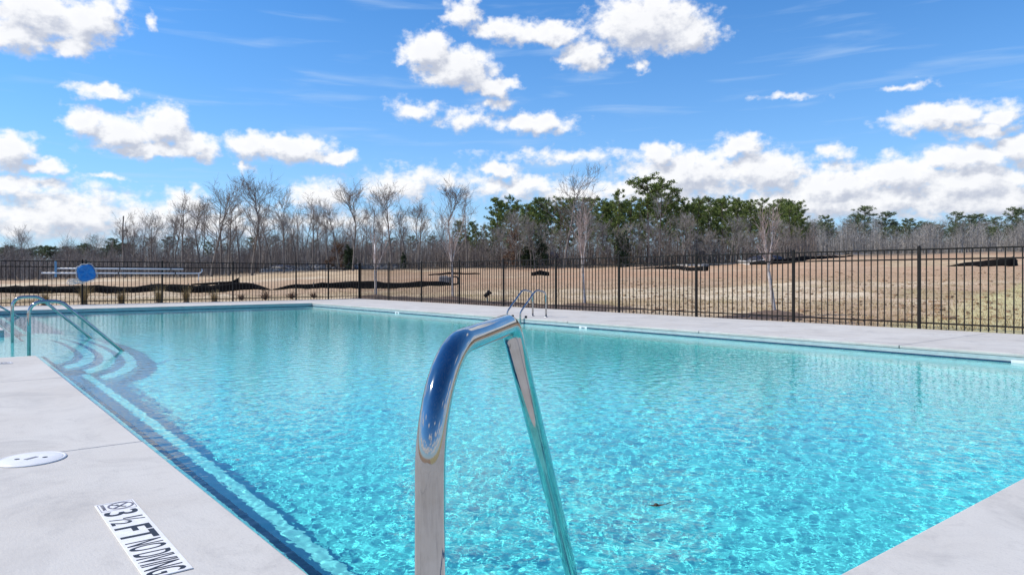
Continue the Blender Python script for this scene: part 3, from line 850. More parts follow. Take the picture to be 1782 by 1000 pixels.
# white plates on the pool wall
for (y, w, lab) in ((3.0, .42, "long white depth plate on the pool wall, below the closest stretch of picket fence"), (11.1, .24, "white depth plate on the pool wall just this side of the ladder"),
                    (19.1, .24, "white depth plate on the pool wall beyond the ladder, towards the far corner")):
    root = tag(empty("wall_plate", (XR - .006, y, -.115)), lab, "plate", "white plates along the pool wall")
    link_mesh("plate", bevelled(MB().box(-.006, -w / 2, -.03, .004, w / 2, .03).mesh("plate", M['vinyl']), .002, 1), root)
    for q in (-.2, .02): MB().box(-.0075, w * q, -.012, -.0065, w * q + .035, .014).build("dark_mark", M['navy'], root)
# a leaf on the water
def px_point(u, v, z):
    d = (CAM_H - z) * FPX / (v - 480); x, y = at(u, d); return x, y, z
m = MB(); m.add([(-.045, 0, .003), (-.01, .014, .0), (.035, .006, .004), (.05, -.004, .008), (.01, -.015, .001), (-.02, -.01, .0)], [(0, 5, 4, 3, 2, 1)])
m.tube([(.048, -.002, .007), (.075, .006, .014)], .0015, 5)
m.lathe([(.010, -.002), (.013, .004), (.006, .010), (.001, .011)], 8, (0, .001, 0))
tag(m.build("leaf", M['leaf'], None, px_point(1142, 879, WZ + .002), R(-35)), "small dark leaf floating on the open water", "leaf")

# ------------------------------------------------------------------ rescue gear on the far fence
fy = FY - .05
def gear():
    zc = 1.13
    root = tag(empty("rescue_float", (4.06, fy - .06, zc)), "bright blue padded rescue float hanging on the far fence", "float")
    # a soft four sided pad, wider at the lower end, with a raised rim and creases
    n = 72; prof = [(.0, -.055), (.35, -.05), (.62, -.062), (.80, -.085), (.93, -.07), (1.0, -.02), (1.0, .02), (.9, .05), (0, .055)]
    vs = []; fs = []
    def edge(a):
        c, s_ = math.cos(a - .25), math.sin(a - .25)
        return .265 / (abs(c) ** 3.2 + abs(s_ * .95) ** 3.2) ** (1 / 3.2) * (1 - .10 * math.sin(a)) * (1 + .03 * abs(math.sin(a * 5.5)))
    for (r, z) in prof:
        for k in range(n):
            a = 2 * math.pi * k / n; q = edge(a) * r
            vs.append((q * math.cos(a), z - .014 * math.sin(a * 6) * r * (1 - r) * 4 if z < 0 else z, q * math.sin(a)))
    for i in range(len(prof) - 1):
        for k in range(n): fs.append((i * n + k, (i + 1) * n + k, (i + 1) * n + (k + 1) % n, i * n + (k + 1) % n))
    MB().add(vs, fs, True).build("float_body", M['blue'], root)
    # rope strung round the rim in slack loops, with a coil hanging below
    pts = []
    for k in range(96):
        a = 2 * math.pi * k / 96; r = edge(a) + .012 + .03 * abs(math.sin(a * 4)); pts.append((r * math.cos(a), -.03, r * math.sin(a)))
    MB().tube(pts + [pts[0]], .011, 6).build("grab_rope", M['rope'], root)
    MB().box(-.02, .02, .30, .02, .07, .44).build("hanger", M['rubber'], root)
    coil = tag(empty("throw_rope", (3.62, fy - .05, .80)), "white throw rope coiled beside the blue float", "rope")
    p = []
    for k in range(120):
        a = k / 120 * 2 * math.pi * 5
        p.append((.16 * math.cos(a) * (1 + .2 * math.sin(k)) + k * .0022, -.02 + .02 * math.sin(a * .7), .07 * math.sin(a) + .03 * math.sin(k * .3)))
    MB().tube(p, .012, 6).build("rope_coil", M['rope'], coil)
    # poles
    p1 = tag(empty("pool_pole", (3.2, fy, 1.26)), "long pale pole with a blue brush head, upper of the two on the far fence", "pole", "poles on the far fence")
    MB().tube([(0, 0, 0), (4.05, 0, 0)], .028, 10).build("pole", M['pole'], p1)
    link_mesh("brush_head", bevelled(MB().box(-.07, -.03, -.30, -.005, .03, .24).mesh("brush_head", M['blue_bar']), .01, 1), p1)
    for x in (1.9, 3.6): MB().box(x, -.035, -.04, x + .03, .05, .045).build("bracket", M['rubber'], p1)
    p2 = tag(empty("pool_pole", (2.75, fy - .01, 1.10)), "long pale pole ending in a rescue hook, lower of the two on the far fence", "pole", "poles on the far fence")
    hook = [(5.0 + .18 * math.sin(a), 0, -.0 - .16 * (1 - math.cos(a)) * -1) for a in np.linspace(0, 2.3, 12)]
    MB().tube([(0, 0, 0), (4.95, 0, 0)], .028, 10).build("pole", M['pole'], p2)
    MB().tube([(4.9, 0, 0), (5.02, 0, 0), (5.12, 0, .02), (5.18, 0, .09), (5.17, 0, .17)], .02, 8).build("hook", M['pole'], p2)
    MB().tube([(5.06, 0, 0), (5.05, -.01, -.12), (5.03, -.01, -.28)], .015, 6).build("hook_tail", M['pole'], p2)
    for x in (2.3, 4.2): MB().box(x, -.035, -.04, x + .03, .05, .045).build("bracket", M['rubber'], p2)
gear()

# ------------------------------------------------------------------ black silt fences on the bank
def silt_fence(label, pts, group="black silt fences on the bank", sag=.25, every=2.4):
    """pts: (column, distance, height) along the run"""
    W = []
    for (u, d, h) in pts: x, y = at(u, d); W.append((x, y, h))
    line = []
    for i in range(len(W) - 1):
        a, b = W[i], W[i + 1]; L = math.hypot(b[0] - a[0], b[1] - a[1]); n = max(2, int(L / .5))
        for k in range(n):
            f = k / n; line.append(tuple(a[j] + (b[j] - a[j]) * f for j in range(3)))
    line.append(W[-1])
    ox, oy = line[0][0], line[0][1]; oz = gz(ox, oy)
    root = tag(empty("silt_fence", (ox, oy, oz)), label, "silt fence", group)
    m = MB(); vs = []; fs = []; rows = 4; dist = 0
    for i, (x, y, h) in enumerate(line):
        if i: dist += math.hypot(x - line[i - 1][0], y - line[i - 1][1])
        s = abs(math.sin(dist / every * math.pi)); top = h * (1 - sag * .35 * s) + .03 * math.sin(dist * 1.3)
        g = gz(x, y)
        for r in range(rows):
            f = r / (rows - 1); b = .07 * math.sin(dist * 1.9 + r) * s
            vs.append((x - ox + b * S38, y - oy + b * C38, g - oz - .06 + (max(top, .02) + .06) * f))
        if i:
            for r in range(rows - 1):
                a = (i - 1) * rows + r; fs.append((a, a + rows, a + rows + 1, a + 1))
    nf = len(vs)
    me = m.add(vs, fs, True).mesh("fabric", M['silt'])
    o = link_mesh("fabric", me, root)
    md = o.modifiers.new("thickness", 'SOLIDIFY'); md.thickness = .008
    dist = 0; nxt = 0
    stk = MB().box(-.022, -.022, -.2, .022, .022, 1.0).mesh("stake", M['stake'])
    for i, (x, y, h) in enumerate(line):
        if i: dist += math.hypot(x - line[i - 1][0], y - line[i - 1][1])
        if dist >= nxt and h > .15:
            k = link_mesh("stake", stk, root, (x - ox + .04 * S38, y - oy + .05 * C38, gz(x, y) - oz)); k.scale = (1, 1, h + .08); nxt += every
    return root
silt_fence("low black silt fence bank running past the tan grass clumps behind the far fence", [(-120, 49, .50), (0, 50, .52), (120, 50, .54), (250, 50, .55), (380, 50, .60), (430, 50, .50), (452, 50, .32), (472, 50, .08)], sag=.1)
silt_fence("long black silt fence rising from the dip towards the grey drain box", [(474, 50, .07), (500, 50, .24), (560, 50, .46), (640, 50, .52), (700, 50.5, .46), (760, 51, .36), (805, 52, .10)], sag=.1)
silt_fence("short black silt fence end above the pale pole hook", [(332, 66, .12), (370, 66, .22), (404, 66, .30), (416, 66.5, .65)])
silt_fence("thin black silt fence strip behind the fence, above the grey drain box", [(745, 72, .10), (790, 72, .20), (835, 73, .12)])
silt_fence("stub of black silt fence on the brown slope past the ladder", [(925, 66, .30), (940, 66, .45), (956, 67, .38)])
silt_fence("straight black silt fence below the pale gravel lot", [(1094, 80, .10), (1160, 77, .32), (1200, 74, .48), (1233, 72, .55)])
silt_fence("black silt fence curving away below the parked dark boat shape by the kerb", [(1305, 80, .30), (1340, 79, .62), (1385, 80, .62), (1430, 84, .35), (1485, 90, .12)])
silt_fence("black wedge of silt fence on the grassy rise beside the last posts", [(1642, 60, .05), (1680, 59, .26), (1720, 58, .55), (1764, 57, .78), (1772, 58, .40)], sag=0)

# ------------------------------------------------------------------ plants by the fence
def grass_clump(x, y, h, label, seed):
    g = random.Random(seed); m = MB()
    for k in range(170):
        a = g.uniform(0, 6.283); lean = abs(g.gauss(0, .30)); L = h * g.uniform(.55, 1.08); w = g.uniform(.006, .012)
        bx, by = .10 * math.cos(a) * g.random(), .10 * math.sin(a) * g.random()
        p = []
        for q in range(4):
            f = q / 3; r = lean * L * f * f
            p.append((bx + math.cos(a) * (r + .05 * f), by + math.sin(a) * (r + .05 * f), L * f * (1 - .25 * lean * f)))
        t = (-math.sin(a), math.cos(a)); vs = []
        for q, (px, py, pz) in enumerate(p):
            ww = w * (1 - q / 3.2); vs += [(px - t[0] * ww, py - t[1] * ww, pz), (px + t[0] * ww, py + t[1] * ww, pz)]
        m.add(vs, [(2 * q, 2 * q + 1, 2 * q + 3, 2 * q + 2) for q in range(3)])
    root = tag(empty("ornamental_grass", (x, y, gz(x, y) - .01)), label, "grass clump", "tan grass clumps behind the far fence")
    o = m.build("blades", M['dry_blade'], root); o["kind"] = "stuff"
    c = MB(); c.lathe([(.16, -.03), (.15, .02), (.10, .07), (.02, .10)], 10); c.build("root_crown", M['mulch'], root)
labs = ["narrow tan grass clump behind the far fence, nearest the stair rails", "tallest tan grass clump behind the far fence, right below the blue float", "small tan grass clump next after the one below the blue float",
        "broad tan grass clump below the long pale poles", "tan grass clump below the pale pole hook", "short greenish grass clump just past the pale pole hook"]
for i, (u, h) in enumerate(((78, .55), (146, .86), (211, .62), (276, .78), (324, .72), (373, .55))):
    x, y = at(u, 26); k = (FY + .75 - y) / C38; x, y = at(u, 26 + k * (C38 / (C38 - (u - 891) / FPX * S38)))
    grass_clump(x, y, h, labs[i], 40 + i)
def shrub(u, d, h, label, seed, m='shrub'):
    g = random.Random(seed); x, y = at(u, d); mb = MB()
    for k in range(60):
        a = g.uniform(0, 6.283); e = g.uniform(.5, 1.4); L = h * g.uniform(.6, 1.1)
        q = (math.cos(a) * math.cos(e) * L, math.sin(a) * math.cos(e) * L, math.sin(e) * L)
        mb.tube([(0, 0, 0), (q[0] * .5, q[1] * .5, q[2] * .6), q], [.008, .005, .002], 3, False, False)
        for r in range(5):
            f = g.uniform(.4, 1); c = Vector(q) * f; s = .03; d1 = Vector((g.uniform(-1, 1), g.uniform(-1, 1), g.uniform(-1, 1))) * s; d2 = Vector((g.uniform(-1, 1), g.uniform(-1, 1), g.uniform(-1, 1))) * s
            mb.add([c - d1, c + d2, c + d1 * .6], [(0, 1, 2)])
    root = tag(empty("dry_shrub", (x, y, gz(x, y))), label, "shrub", "low dry shrubs behind the far fence")
    o = mb.build("twigs", M[m], root); o["kind"] = "stuff"
for i, (u, d, h, lab) in enumerate(((462, 31.5, .48, "rust brown dry shrub behind the far fence, where the black silt fence dips"), (420, 31, .30, "very low brown shrub just short of the silt fence dip"),
                                    (508, 32.5, .38, "reddish twiggy shrub against the far fence past the silt fence dip"), (546, 33, .30, "small reddish shrub in the red earth patch at the far fence"))):
    shrub(u, d, h, lab, 60 + i)

# mulch along the outside of the fences
def mulch(name, x0, x1, y0, y1, hump):
    xs = np.arange(x0, x1 + .01, .12); ys = np.arange(y0, y1 + .01, .12)
    X, Y = np.meshgrid(xs, ys); x = X.ravel(); y = Y.ravel()
    e = np.minimum(np.minimum(x - x0, x1 - x), np.minimum(y - y0, y1 - y)); e = np.clip(e / .5, 0, 1)
    z = ground_z(x, y, False) - .03 + e * (hump * (fbm(x * .9, y * .9, 13, 3) - .1) + .05 * vnoise(x * 7, y * 7, 3))
    for (tx, ty) in TREES_AT: z = z + .13 * np.exp(-((x - tx) ** 2 + (y - ty) ** 2) / .5) * e
    ix = np.arange(len(x)).reshape(len(ys), len(xs)); Q = np.stack([ix[:-1, :-1], ix[:-1, 1:], ix[1:, 1:], ix[1:, :-1]], -1).reshape(-1, 4)
    tag(link_mesh(name, np_mesh(name, np.stack([x, y, z], 1), Q, M['mulch'])), kind='stuff')
TREES_AT = [(16.45, 9.95), (16.5, 16.8), (16.6, 24.6), (15.9, 29.9)]
mulch("bark_mulch", FX + .12, 17.3, 14.2, 31.0, .12)
mulch("bark_mulch", FX + .12, 17.2, 8.7, 11.2, .06)
mulch("bark_mulch", -4.0, FX + .11, FY + .12, FY + 1.35, .05)

# spot lamp in the mulch by the fence
x, y = at(848, 25.6); z = gz(x, y)
root = tag(empty("garden_spot", (x, y, z)), "small black spot lamp on a pale stake in the mulch by the fence", "lamp")
MB().tube([(0, 0, -.1), (0, 0, .26)], .028, 10).build("stake", M['concrete_old'], root)
MB().tube([(-.10, .02, .30), (0, 0, .37), (.10, -.03, .46)], [.065, .075, .085], 14).build("lamp_head", M['black_metal'], root)
MB().tube([(0, 0, .24), (0, 0, .34)], .02, 8).build("knuckle", M['black_metal'], root)
# white pipe standing among the young trees
x, y = at(652, 38); z = gz(x, y)
root = tag(empty("marker_pipe", (x, y, z)), "thin upright white pipe beside the young tree at the far corner", "pipe")
MB().tube([(0, 0, -.2), (0, 0, tall(425, 38) - z)], .032, 8).build("pipe", M['white_plastic'], root)
MB().lathe([(.036, 0), (.036, .06), (.02, .075)], 8).build("cap", M['white_plastic'], root, (0, 0, tall(425, 38) - z + .001))

# drain box
x, y = at(779, 53); z = gz(x, y)
root = tag(empty("drain_box", (x, y, z), R(-YAW)), "grey concrete drain box with a black pipe mouth at the silt fence end", "drain")
link_mesh("box", bevelled(MB().box(-.62, -.4, -.2, .25, .5, .52).mesh("box", M['concrete_old']), .03, 1), root)
MB().box(-.55, -.36, .525, -.08, .4, .60).build("hatch", M['kerb'], root)
ring = []
me = MB(); n = 24; vs = []
for (r, yy) in ((.33, -.55), (.33, .3), (.24, .3), (.24, -.55)):
    for k in range(n): vs.append((.55 + r * math.cos(2 * math.pi * k / n), yy, .25 + r * math.sin(2 * math.pi * k / n)))
fs = [(i * n + k, i * n + (k + 1) % n, ((i + 1) % 4) * n + (k + 1) % n, ((i + 1) % 4) * n + k) for i in range(4) for k in range(n)]
me.add(vs, fs, True).build("pipe", M['rubber'], root)

# ------------------------------------------------------------------ beyond the field: road end, lot, building site things
def ribbon(name, pts, w, m, dz, kind='structure'):
    P = [at(u, d) for (u, d) in pts]; L = []
    for i in range(len(P) - 1):
        for k in range(12):
            f = k / 12; L.append((P[i][0] + (P[i + 1][0] - P[i][0]) * f, P[i][1] + (P[i + 1][1] - P[i][1]) * f))
    L.append(P[-1]); m_ = MB(); vs = []; N = 6
    for i, (x, y) in enumerate(L):
        a = L[max(i - 1, 0)]; b = L[min(i + 1, len(L) - 1)]; t = math.atan2(b[1] - a[1], b[0] - a[0]); nx, ny = -math.sin(t), math.cos(t)
        for q in range(N + 1):
            s = (q / N - .5) * w; vs.append((x + nx * s, y + ny * s, gz(x + nx * s, y + ny * s) + dz))
    fs = [(i * (N + 1) + q, (i + 1) * (N + 1) + q, (i + 1) * (N + 1) + q + 1, i * (N + 1) + q + 1) for i in range(len(L) - 1) for q in range(N)]
    return tag(m_.add(vs, fs, True).build(name, m), kind=kind)
ribbon("road", [(1236, 92), (1262, 98), (1300, 108), (1380, 118), (1480, 135)], 8, M['asphalt'], .10)
ribbon("gravel_lot", [(1110, 128), (1180, 118), (1260, 116), (1330, 126)], 11, M['gravel'], .16)
def kerb(pts, h=.22, w=.35):
    P = [at(u, d) for (u, d) in pts]; m = MB(); vs = []
    for i, (x, y) in enumerate(P):
        a = P[max(i - 1, 0)]; b = P[min(i + 1, len(P) - 1)]; t = math.atan2(b[1] - a[1], b[0] - a[0]); nx, ny = -math.sin(t) * w / 2, math.cos(t) * w / 2
        g = gz(x, y)
        vs += [(x - nx, y - ny, g - .1), (x - nx, y - ny, g + h), (x + nx, y + ny, g + h), (x + nx, y + ny, g - .1)]
    fs = [(i * 4 + q, (i + 1) * 4 + q, (i + 1) * 4 + q + 1, i * 4 + q + 1) for i in range(len(P) - 1) for q in range(3)]
    fs += [(0, 1, 2, 3), tuple(len(P) * 4 - 4 + q for q in (3, 2, 1, 0))]
    tag(m.add(vs, fs).build("kerb", M['kerb']), kind='structure')
kerb([(1284, 92), (1292, 88), (1302, 85.5), (1314, 84.5), (1326, 86), (1334, 90)], .42, .4)
kerb([(1180, 92), (1200, 90), (1222, 89), (1232, 91)], .35, .4)

def covered_pile(name, label, cat, u, d, L, W, H, m, seed):
    x, y = at(u, d); z = gz(x, y); g = random.Random(seed); mb = MB(); n, k = 20, 8; vs = []
    for i in range(k + 1):
        f = i / k
        for q in range(n):
            a = 2 * math.pi * q / n; r = (1 - f ** 2.2) ** .5 * (1 + .16 * math.sin(a * 3 + seed) + g.uniform(-.05, .05))
            vs.append((L / 2 * r * math.cos(a), W / 2 * r * math.sin(a), H * f - .1))
    fs = [(i * n + q, i * n + (q + 1) % n, (i + 1) * n + (q + 1) % n, (i + 1) * n + q) for i in range(k) for q in range(n)]
    root = tag(empty(name, (x, y, z), R(-YAW)), label, cat)
    mb.add(vs, fs, True).build("cover", m, root)
    for q in range(6):
        a = 2 * math.pi * (q + .3) / 6; MB().box(-.15, -.12, -.1, .15, .12, .16).build("weight", M['stone'], root, (L / 2 * 1.12 * math.cos(a), W / 2 * 1.12 * math.sin(a), -.02))
covered_pile("tarpaulin_heap", "dark navy heap under a tarpaulin at the wood edge, behind the far ladder", "heap", 958, 100, 3.0, 2.4, 2.3, M['tarp'], 2)
covered_pile("tarpaulin_heap", "long dark tarpaulin heap at the wood edge behind the far fence, among grey stones", "heap", 492, 98, 4.4, 2.6, 1.15, M['tarp'], 5)
covered_pile("tarpaulin_heap", "low dark tarpaulin heap at the wood edge below the russet tree", "heap", 548, 100, 5.4, 2.6, 1.0, M['tarp'], 9)
covered_pile("tarpaulin_heap", "flat dark heap by the curved kerb at the road end", "heap", 1338, 92, 5.2, 2.5, 1.0, M['tarp'], 12)

def toilet_cabin():
    x, y = at(1219, 124); z = gz(x, y)
    root = tag(empty("toilet_cabin", (x, y, z), R(-YAW + 12)), "teal portable toilet cabin beyond the pale gravel lot", "cabin")
    link_mesh("cabin", bevelled(MB().box(-.6, -.6, .06, .6, .6, 2.15).mesh("cabin", M['teal']), .03, 1), root)
    MB().box(-.45, -.625, .15, .45, -.602, 2.0).build("door", M['teal'], root)
    MB().box(.30, -.66, 1.05, .38, -.627, 1.2).build("handle", M['rubber'], root)
    MB().add([(-.64, -.64, 2.152), (.64, -.64, 2.152), (.64, .64, 2.152), (-.64, .64, 2.152), (-.3, -.3, 2.42), (.3, -.3, 2.42), (.3, .3, 2.42), (-.3, .3, 2.42)],
             [(0, 3, 2, 1), (4, 5, 6, 7), (0, 1, 5, 4), (1, 2, 6, 5), (2, 3, 7, 6), (3, 0, 4, 7)]).build("roof", M['teal_roof'], root)
    MB().tube([(.4, .4, 2.2), (.4, .4, 2.75)], .05, 8).build("vent_pipe", M['rubber'], root)
    MB().box(-.65, -.65, -.15, .65, .65, .055).build("skid", M['rubber'], root)
toilet_cabin()

def stone(r, g):
    v = [Vector(p) for p in ((1, 1, 1), (1, 1, -1), (1, -1, 1), (1, -1, -1), (-1, 1, 1), (-1, 1, -1), (-1, -1, 1), (-1, -1, -1))]
    v = [Vector((p.x * r * g.uniform(.5, .95), p.y * r * g.uniform(.5, .9), p.z * r * g.uniform(.35, .7))) for p in v]
    rot = Matrix.Rotation(g.uniform(0, 6.28), 3, 'Z')
    return [rot @ p for p in v], [(0, 2, 3, 1), (4, 5, 7, 6), (0, 1, 5, 4), (2, 6, 7, 3), (0, 4, 6, 2), (1, 3, 7, 5)]
def stone_bank():
    g = random.Random(3); mb = MB()
    for k in range(620):
        u = g.uniform(455, 690); d = g.uniform(95, 101); x, y = at(u, d)
        r = g.uniform(.14, .42); vs, fs = stone(r, g); b = gz(x, y) + max(0, 1 - abs(d - 98) / 3) * .55
        mb.add([(p.x + x, p.y + y, p.z + b) for p in vs], fs)
    tag(mb.build("stone_bank", M['stone']), kind='stuff')
    mb = MB()
    for k in range(2600):
        u = g.uniform(1080, 1790); d = 16 + 40 * g.random() ** 1.3; x, y = at(u, d)
        if x < FX + .6: continue
        r = g.uniform(.015, .06) * (2.4 if g.random() < .06 else 1); vs, fs = stone(r, g)
        mb.add([(p.x + x, p.y + y, p.z * .7 + gz(x, y)) for p in vs], fs)
    tag(mb.build("clods", M['clod']), kind='stuff')
stone_bank()
def straw_tufts():
    g = np.random.default_rng(5); N = 60000
    d = 13.5 + 38 * g.random(N) ** 1.25; u = g.uniform(-40, 1830, N); side = (u - 891) / FPX * d
    x = side * C38 + d * S38; y = -side * S38 + d * C38
    ok = ((x > FX + .3) | (y > FY + .4)) & ~((x < 17.3) & (y > 8) & (y < 31)); x = x[ok]; y = y[ok]; n = len(x)
    z = ground_z(x, y) - .01
    a = g.uniform(0, 6.28, n); L = g.uniform(.04, .15, n); ln = g.uniform(-.6, .6, (n, 2)) * L[:, None]; w = g.uniform(.004, .010, n)
    p0 = np.stack([x - w * np.cos(a), y - w * np.sin(a), z], 1); p1 = np.stack([x + w * np.cos(a), y + w * np.sin(a), z], 1)
    p2 = np.stack([x + ln[:, 0], y + ln[:, 1], z + L], 1)
    V = np.stack([p0, p1, p2], 1).reshape(-1, 3); T = np.arange(3 * n).reshape(-1, 3)
    tag(link_mesh("dry_grass", np_mesh("dry_grass", V, T, M['straw'], False)), kind='stuff')
straw_tufts()

# ------------------------------------------------------------------ trees
def branch_dir(d, ang, g, up=0.0):
    a = d.orthogonal().normalized(); a = Matrix.Rotation(g.uniform(0, 6.283), 3, d) @ a
    v = d * math.cos(ang) + a * math.sin(ang); v.z += up
    return v.normalized()
def limb(mb, g, p, d, L, r, n, segs, wob, up, tip=.35):
    pts = [p.copy()]; rs = [r]; q = p.copy(); dd = d.copy()
    for i in range(segs):
        dd = (dd + Vector((g.gauss(0, wob), g.gauss(0, wob), g.gauss(0, wob) + up))).normalized()
        q = q + dd * (L / segs); pts.append(q.copy()); rs.append(r * (1 - (1 - tip) * (i + 1) / segs))
    mb.tube(pts, rs, n, False, n > 4)
    return pts, rs, dd
def bare_tree_meshes(seed, H, wide=.42, first=.38, limbs=17, fork=False, bark='bark', twig='twig', dense=1.0):
    """winter tree: trunk with main limbs, and a crown of fine branches"""
    g = random.Random(seed); T = MB(); Cr = MB()
    r0 = H * .0155
    starts = []
    pts, rs, dd = limb(T, g, Vector((0, 0, -.3)), Vector((g.gauss(0, .03), g.gauss(0, .03), 1)).normalized(), H * (.62 if fork else .93), r0, 8, 10, .045, .03, .42 if fork else .12)
    leaders = [(pts, rs)]
    if fork:
        for q in range(g.choice((2, 3))):
            d2 = branch_dir(dd, g.uniform(.25, .5), g, .1)
            p2, r2, _ = limb(T, g, pts[-1], d2, H * .36, rs[-1] * .8, 6, 6, .07, .06, .15); leaders.append((p2, r2))
    for (lp, lr) in leaders:
        n = int(limbs * (1 if len(leaders) == 1 else .5))
        for k in range(n):
            f = first + (1 - first) * (k + g.random()) / n if lp is pts else g.uniform(.1, 1)
            i = min(int(f * (len(lp) - 1)), len(lp) - 2); p = lp[i].lerp(lp[i + 1], f * (len(lp) - 1) - i)
            z = p.z / H; L = H * wide * (.35 + .75 * math.sin(min(1, max(0, (1.05 - z) / .7)) * math.pi * .55)) * g.uniform(.6, 1.1) * .8
            d = branch_dir((lp[i + 1] - lp[i]).normalized(), g.uniform(.7, 1.25), g, .12)
            bp, br, _ = limb(T, g, p, d, L, max(lr[i] * .45, H * .0026), 5, 5, .16, .07, .3)
            for s in range(int(6 * dense)):
                f2 = g.uniform(.25, 1); j = min(int(f2 * 5), 4); p2 = bp[j].lerp(bp[j + 1], f2 * 5 - j)
                d2 = branch_dir((bp[j + 1] - bp[j]).normalized(), g.uniform(.45, 1.05), g, .1)
                sp, sr, _ = limb(Cr, g, p2, d2, L * g.uniform(.3, .55), max(br[j] * .5, H * .0013), 3, 3, .15, .10, .4)
                for t in range(int(5 * dense)):
                    f3 = g.uniform(.2, 1); w = min(int(f3 * 3), 2); p3 = sp[w].lerp(sp[w + 1], f3 * 3 - w)
                    d3 = branch_dir((sp[w + 1] - sp[w]).normalized(), g.uniform(.3, .8), g, .15)
                    limb(Cr, g, p3, d3, L * g.uniform(.14, .28), H * .0009, 3, 2, .15, .08, .4)
    return T.mesh("trunk", M[bark]), Cr.mesh("crown", M[twig])
def pine_meshes(seed, H, crown_from=.5, spread=.17, mat='needle', dens=1.0, open_=.0):
    """pine: straight trunk, whorled limbs and ragged needle clumps"""
    g = random.Random(seed); T = MB(); r0 = H * .0115
    pts, rs, _ = limb(T, g, Vector((0, 0, -.3)), Vector((g.gauss(0, .02), g.gauss(0, .02), 1)).normalized(), H * .97, r0, 7, 10, .018, .03, .18)
    V = []; ng = np.random.default_rng(seed)
    def clump(c, s):
        n = int(24 * dens)
        o = ng.normal(0, 1, (n, 3)); o /= np.linalg.norm(o, axis=1)[:, None]
        cc = np.array(c) + o * s * ng.uniform(.15, 1.0, (n, 1)) * np.array([1, 1, .8])
        e = ng.normal(0, 1, (n, 3)); e = e / np.linalg.norm(e, axis=1)[:, None] * s * ng.uniform(.22, .48, (n, 1))
        f = np.cross(e, ng.normal(0, 1, (n, 3))); f = f / np.linalg.norm(f, axis=1)[:, None] * s * ng.uniform(.08, .18, (n, 1))
        V.append(np.stack([cc - e, cc + f, cc + e, cc - f], 1).reshape(-1, 3))
    n = int(46 * (1 - open_ * .5))
    for k in range(n):
        f = crown_from + (1 - crown_from) * (k / n) ** .9
        i = min(int(f * 10), 9); p = pts[i].lerp(pts[i + 1], min(1, f * 10 - i))
        q = (f - crown_from) / (1 - crown_from)
        L = H * spread * (.45 + .75 * math.sin(math.pi * min(1, .18 + q * .78))) * g.uniform(.55, 1.15)
        a = g.uniform(0, 6.283); d = Vector((math.cos(a), math.sin(a), g.uniform(-.05, .45))).normalized()
        bp, br, _ = limb(T, g, p, d, L, H * .0030, 4, 3, .10, .08, .4)
        for c in range(6 if q < .85 else 4):
            fr = g.uniform(.35, 1.1); j = min(int(fr * 3), 2); pc = bp[j].lerp(bp[j + 1], fr * 3 - j)
            clump(pc + Vector((g.gauss(0, .12), g.gauss(0, .12), g.uniform(0, .3))) * H * .06, H * g.uniform(.020, .038))
    for c in range(3): clump(pts[-1] + Vector((g.gauss(0, .02), g.gauss(0, .02), -.01 * c)) * H, H * .04)
    V = np.concatenate(V)
    me = np_mesh("crown", V, np.arange(len(V)).reshape(-1, 4), M[mat], False)
    return T.mesh("trunk", M['pine_bark']), me
def leafy_meshes(seed, H, W, mat, bark='bark', n=2600, low=.12):
    """broad bush-like tree: clumps of small leaves round a branching frame"""
    g = random.Random(seed); ng = np.random.default_rng(seed); T = MB(); V = []
    limb(T, g, Vector((0, 0, -.2)), Vector((0, 0, 1)), H * .85, H * .018, 6, 6, .05, .02, .2)
    for k in range(34):
        z = low + (1 - low) * g.random(); r = W / 2 * (1 - .75 * z ** 1.6) * g.uniform(.3, 1); a = g.uniform(0, 6.283)
        c = Vector((r * math.cos(a), r * math.sin(a), H * z))
        T.tube([(0, 0, c.z * .7), c * .6 + Vector((0, 0, c.z * .3)), c], [.03, .02, .008], 3, False, False)
        m = n // 34; s = H * .085
        o = ng.normal(0, 1, (m, 3)) * s * .6 + np.array(c); e = ng.normal(0, 1, (m, 3)) * s * .16; f = ng.normal(0, 1, (m, 3)) * s * .13
        V.append(np.stack([o - e, o + f, o + e, o - f], 1).reshape(-1, 3))
    V = np.concatenate(V)
    return T.mesh("trunk", M[bark]), np_mesh("crown", V, np.arange(len(V)).reshape(-1, 4), M[mat], False)

def plant(name, meshes, u, d, H, H0, label, group, cat="tree", rot=None, lean=0.0, wscale=1.0):
    if name in ("bare_tree", "slender_tree", "grey_tree"): H *= .93
    x, y = at(u, d); r = empty(name, (x, y, gz(x, y) - .05)); s = H / H0
    r.scale = (s * wscale, s * wscale, s); r.rotation_euler = (lean * .3, lean, random.uniform(0, 6.28) if rot is None else rot)
    tag(r, label, cat, group)
    link_mesh("trunk", meshes[0], r); link_mesh("crown", meshes[1], r)
    return r
H0 = 12.0
BARE = [bare_tree_meshes(100 + i, H0, wide=w, first=f, fork=k, limbs=n) for i, (w, f, k, n) in enumerate(((.40, .42, False, 17), (.34, .48, False, 15), (.46, .40, True, 18), (.30, .40, False, 14), (.42, .50, True, 16)))]
GREY = [bare_tree_meshes(200 + i, H0, wide=w, first=.28, fork=(i == 1), limbs=18, twig='twig_pale', dense=1.1) for i, w in enumerate((.40, .46, .34))]
PINE = [pine_meshes(300 + i, H0, c, s) for i, (c, s) in enumerate(((.36, .17), (.26, .19), (.45, .16), (.16, .19)))]
TALLP = [pine_meshes(340 + i, H0, .60, .17, dens=.9, open_=.5) for i in range(2)]
FARP = [pine_meshes(360 + i, H0, c, .18, 'needle_far', dens=.8) for i, c in enumerate((.45, .6))]

NTH = "first second third fourth fifth sixth seventh eighth ninth tenth eleventh twelfth thirteenth fourteenth fifteenth sixteenth seventeenth eighteenth nineteenth twentieth twenty-first twenty-second twenty-third twenty-fourth twenty-fifth".split()
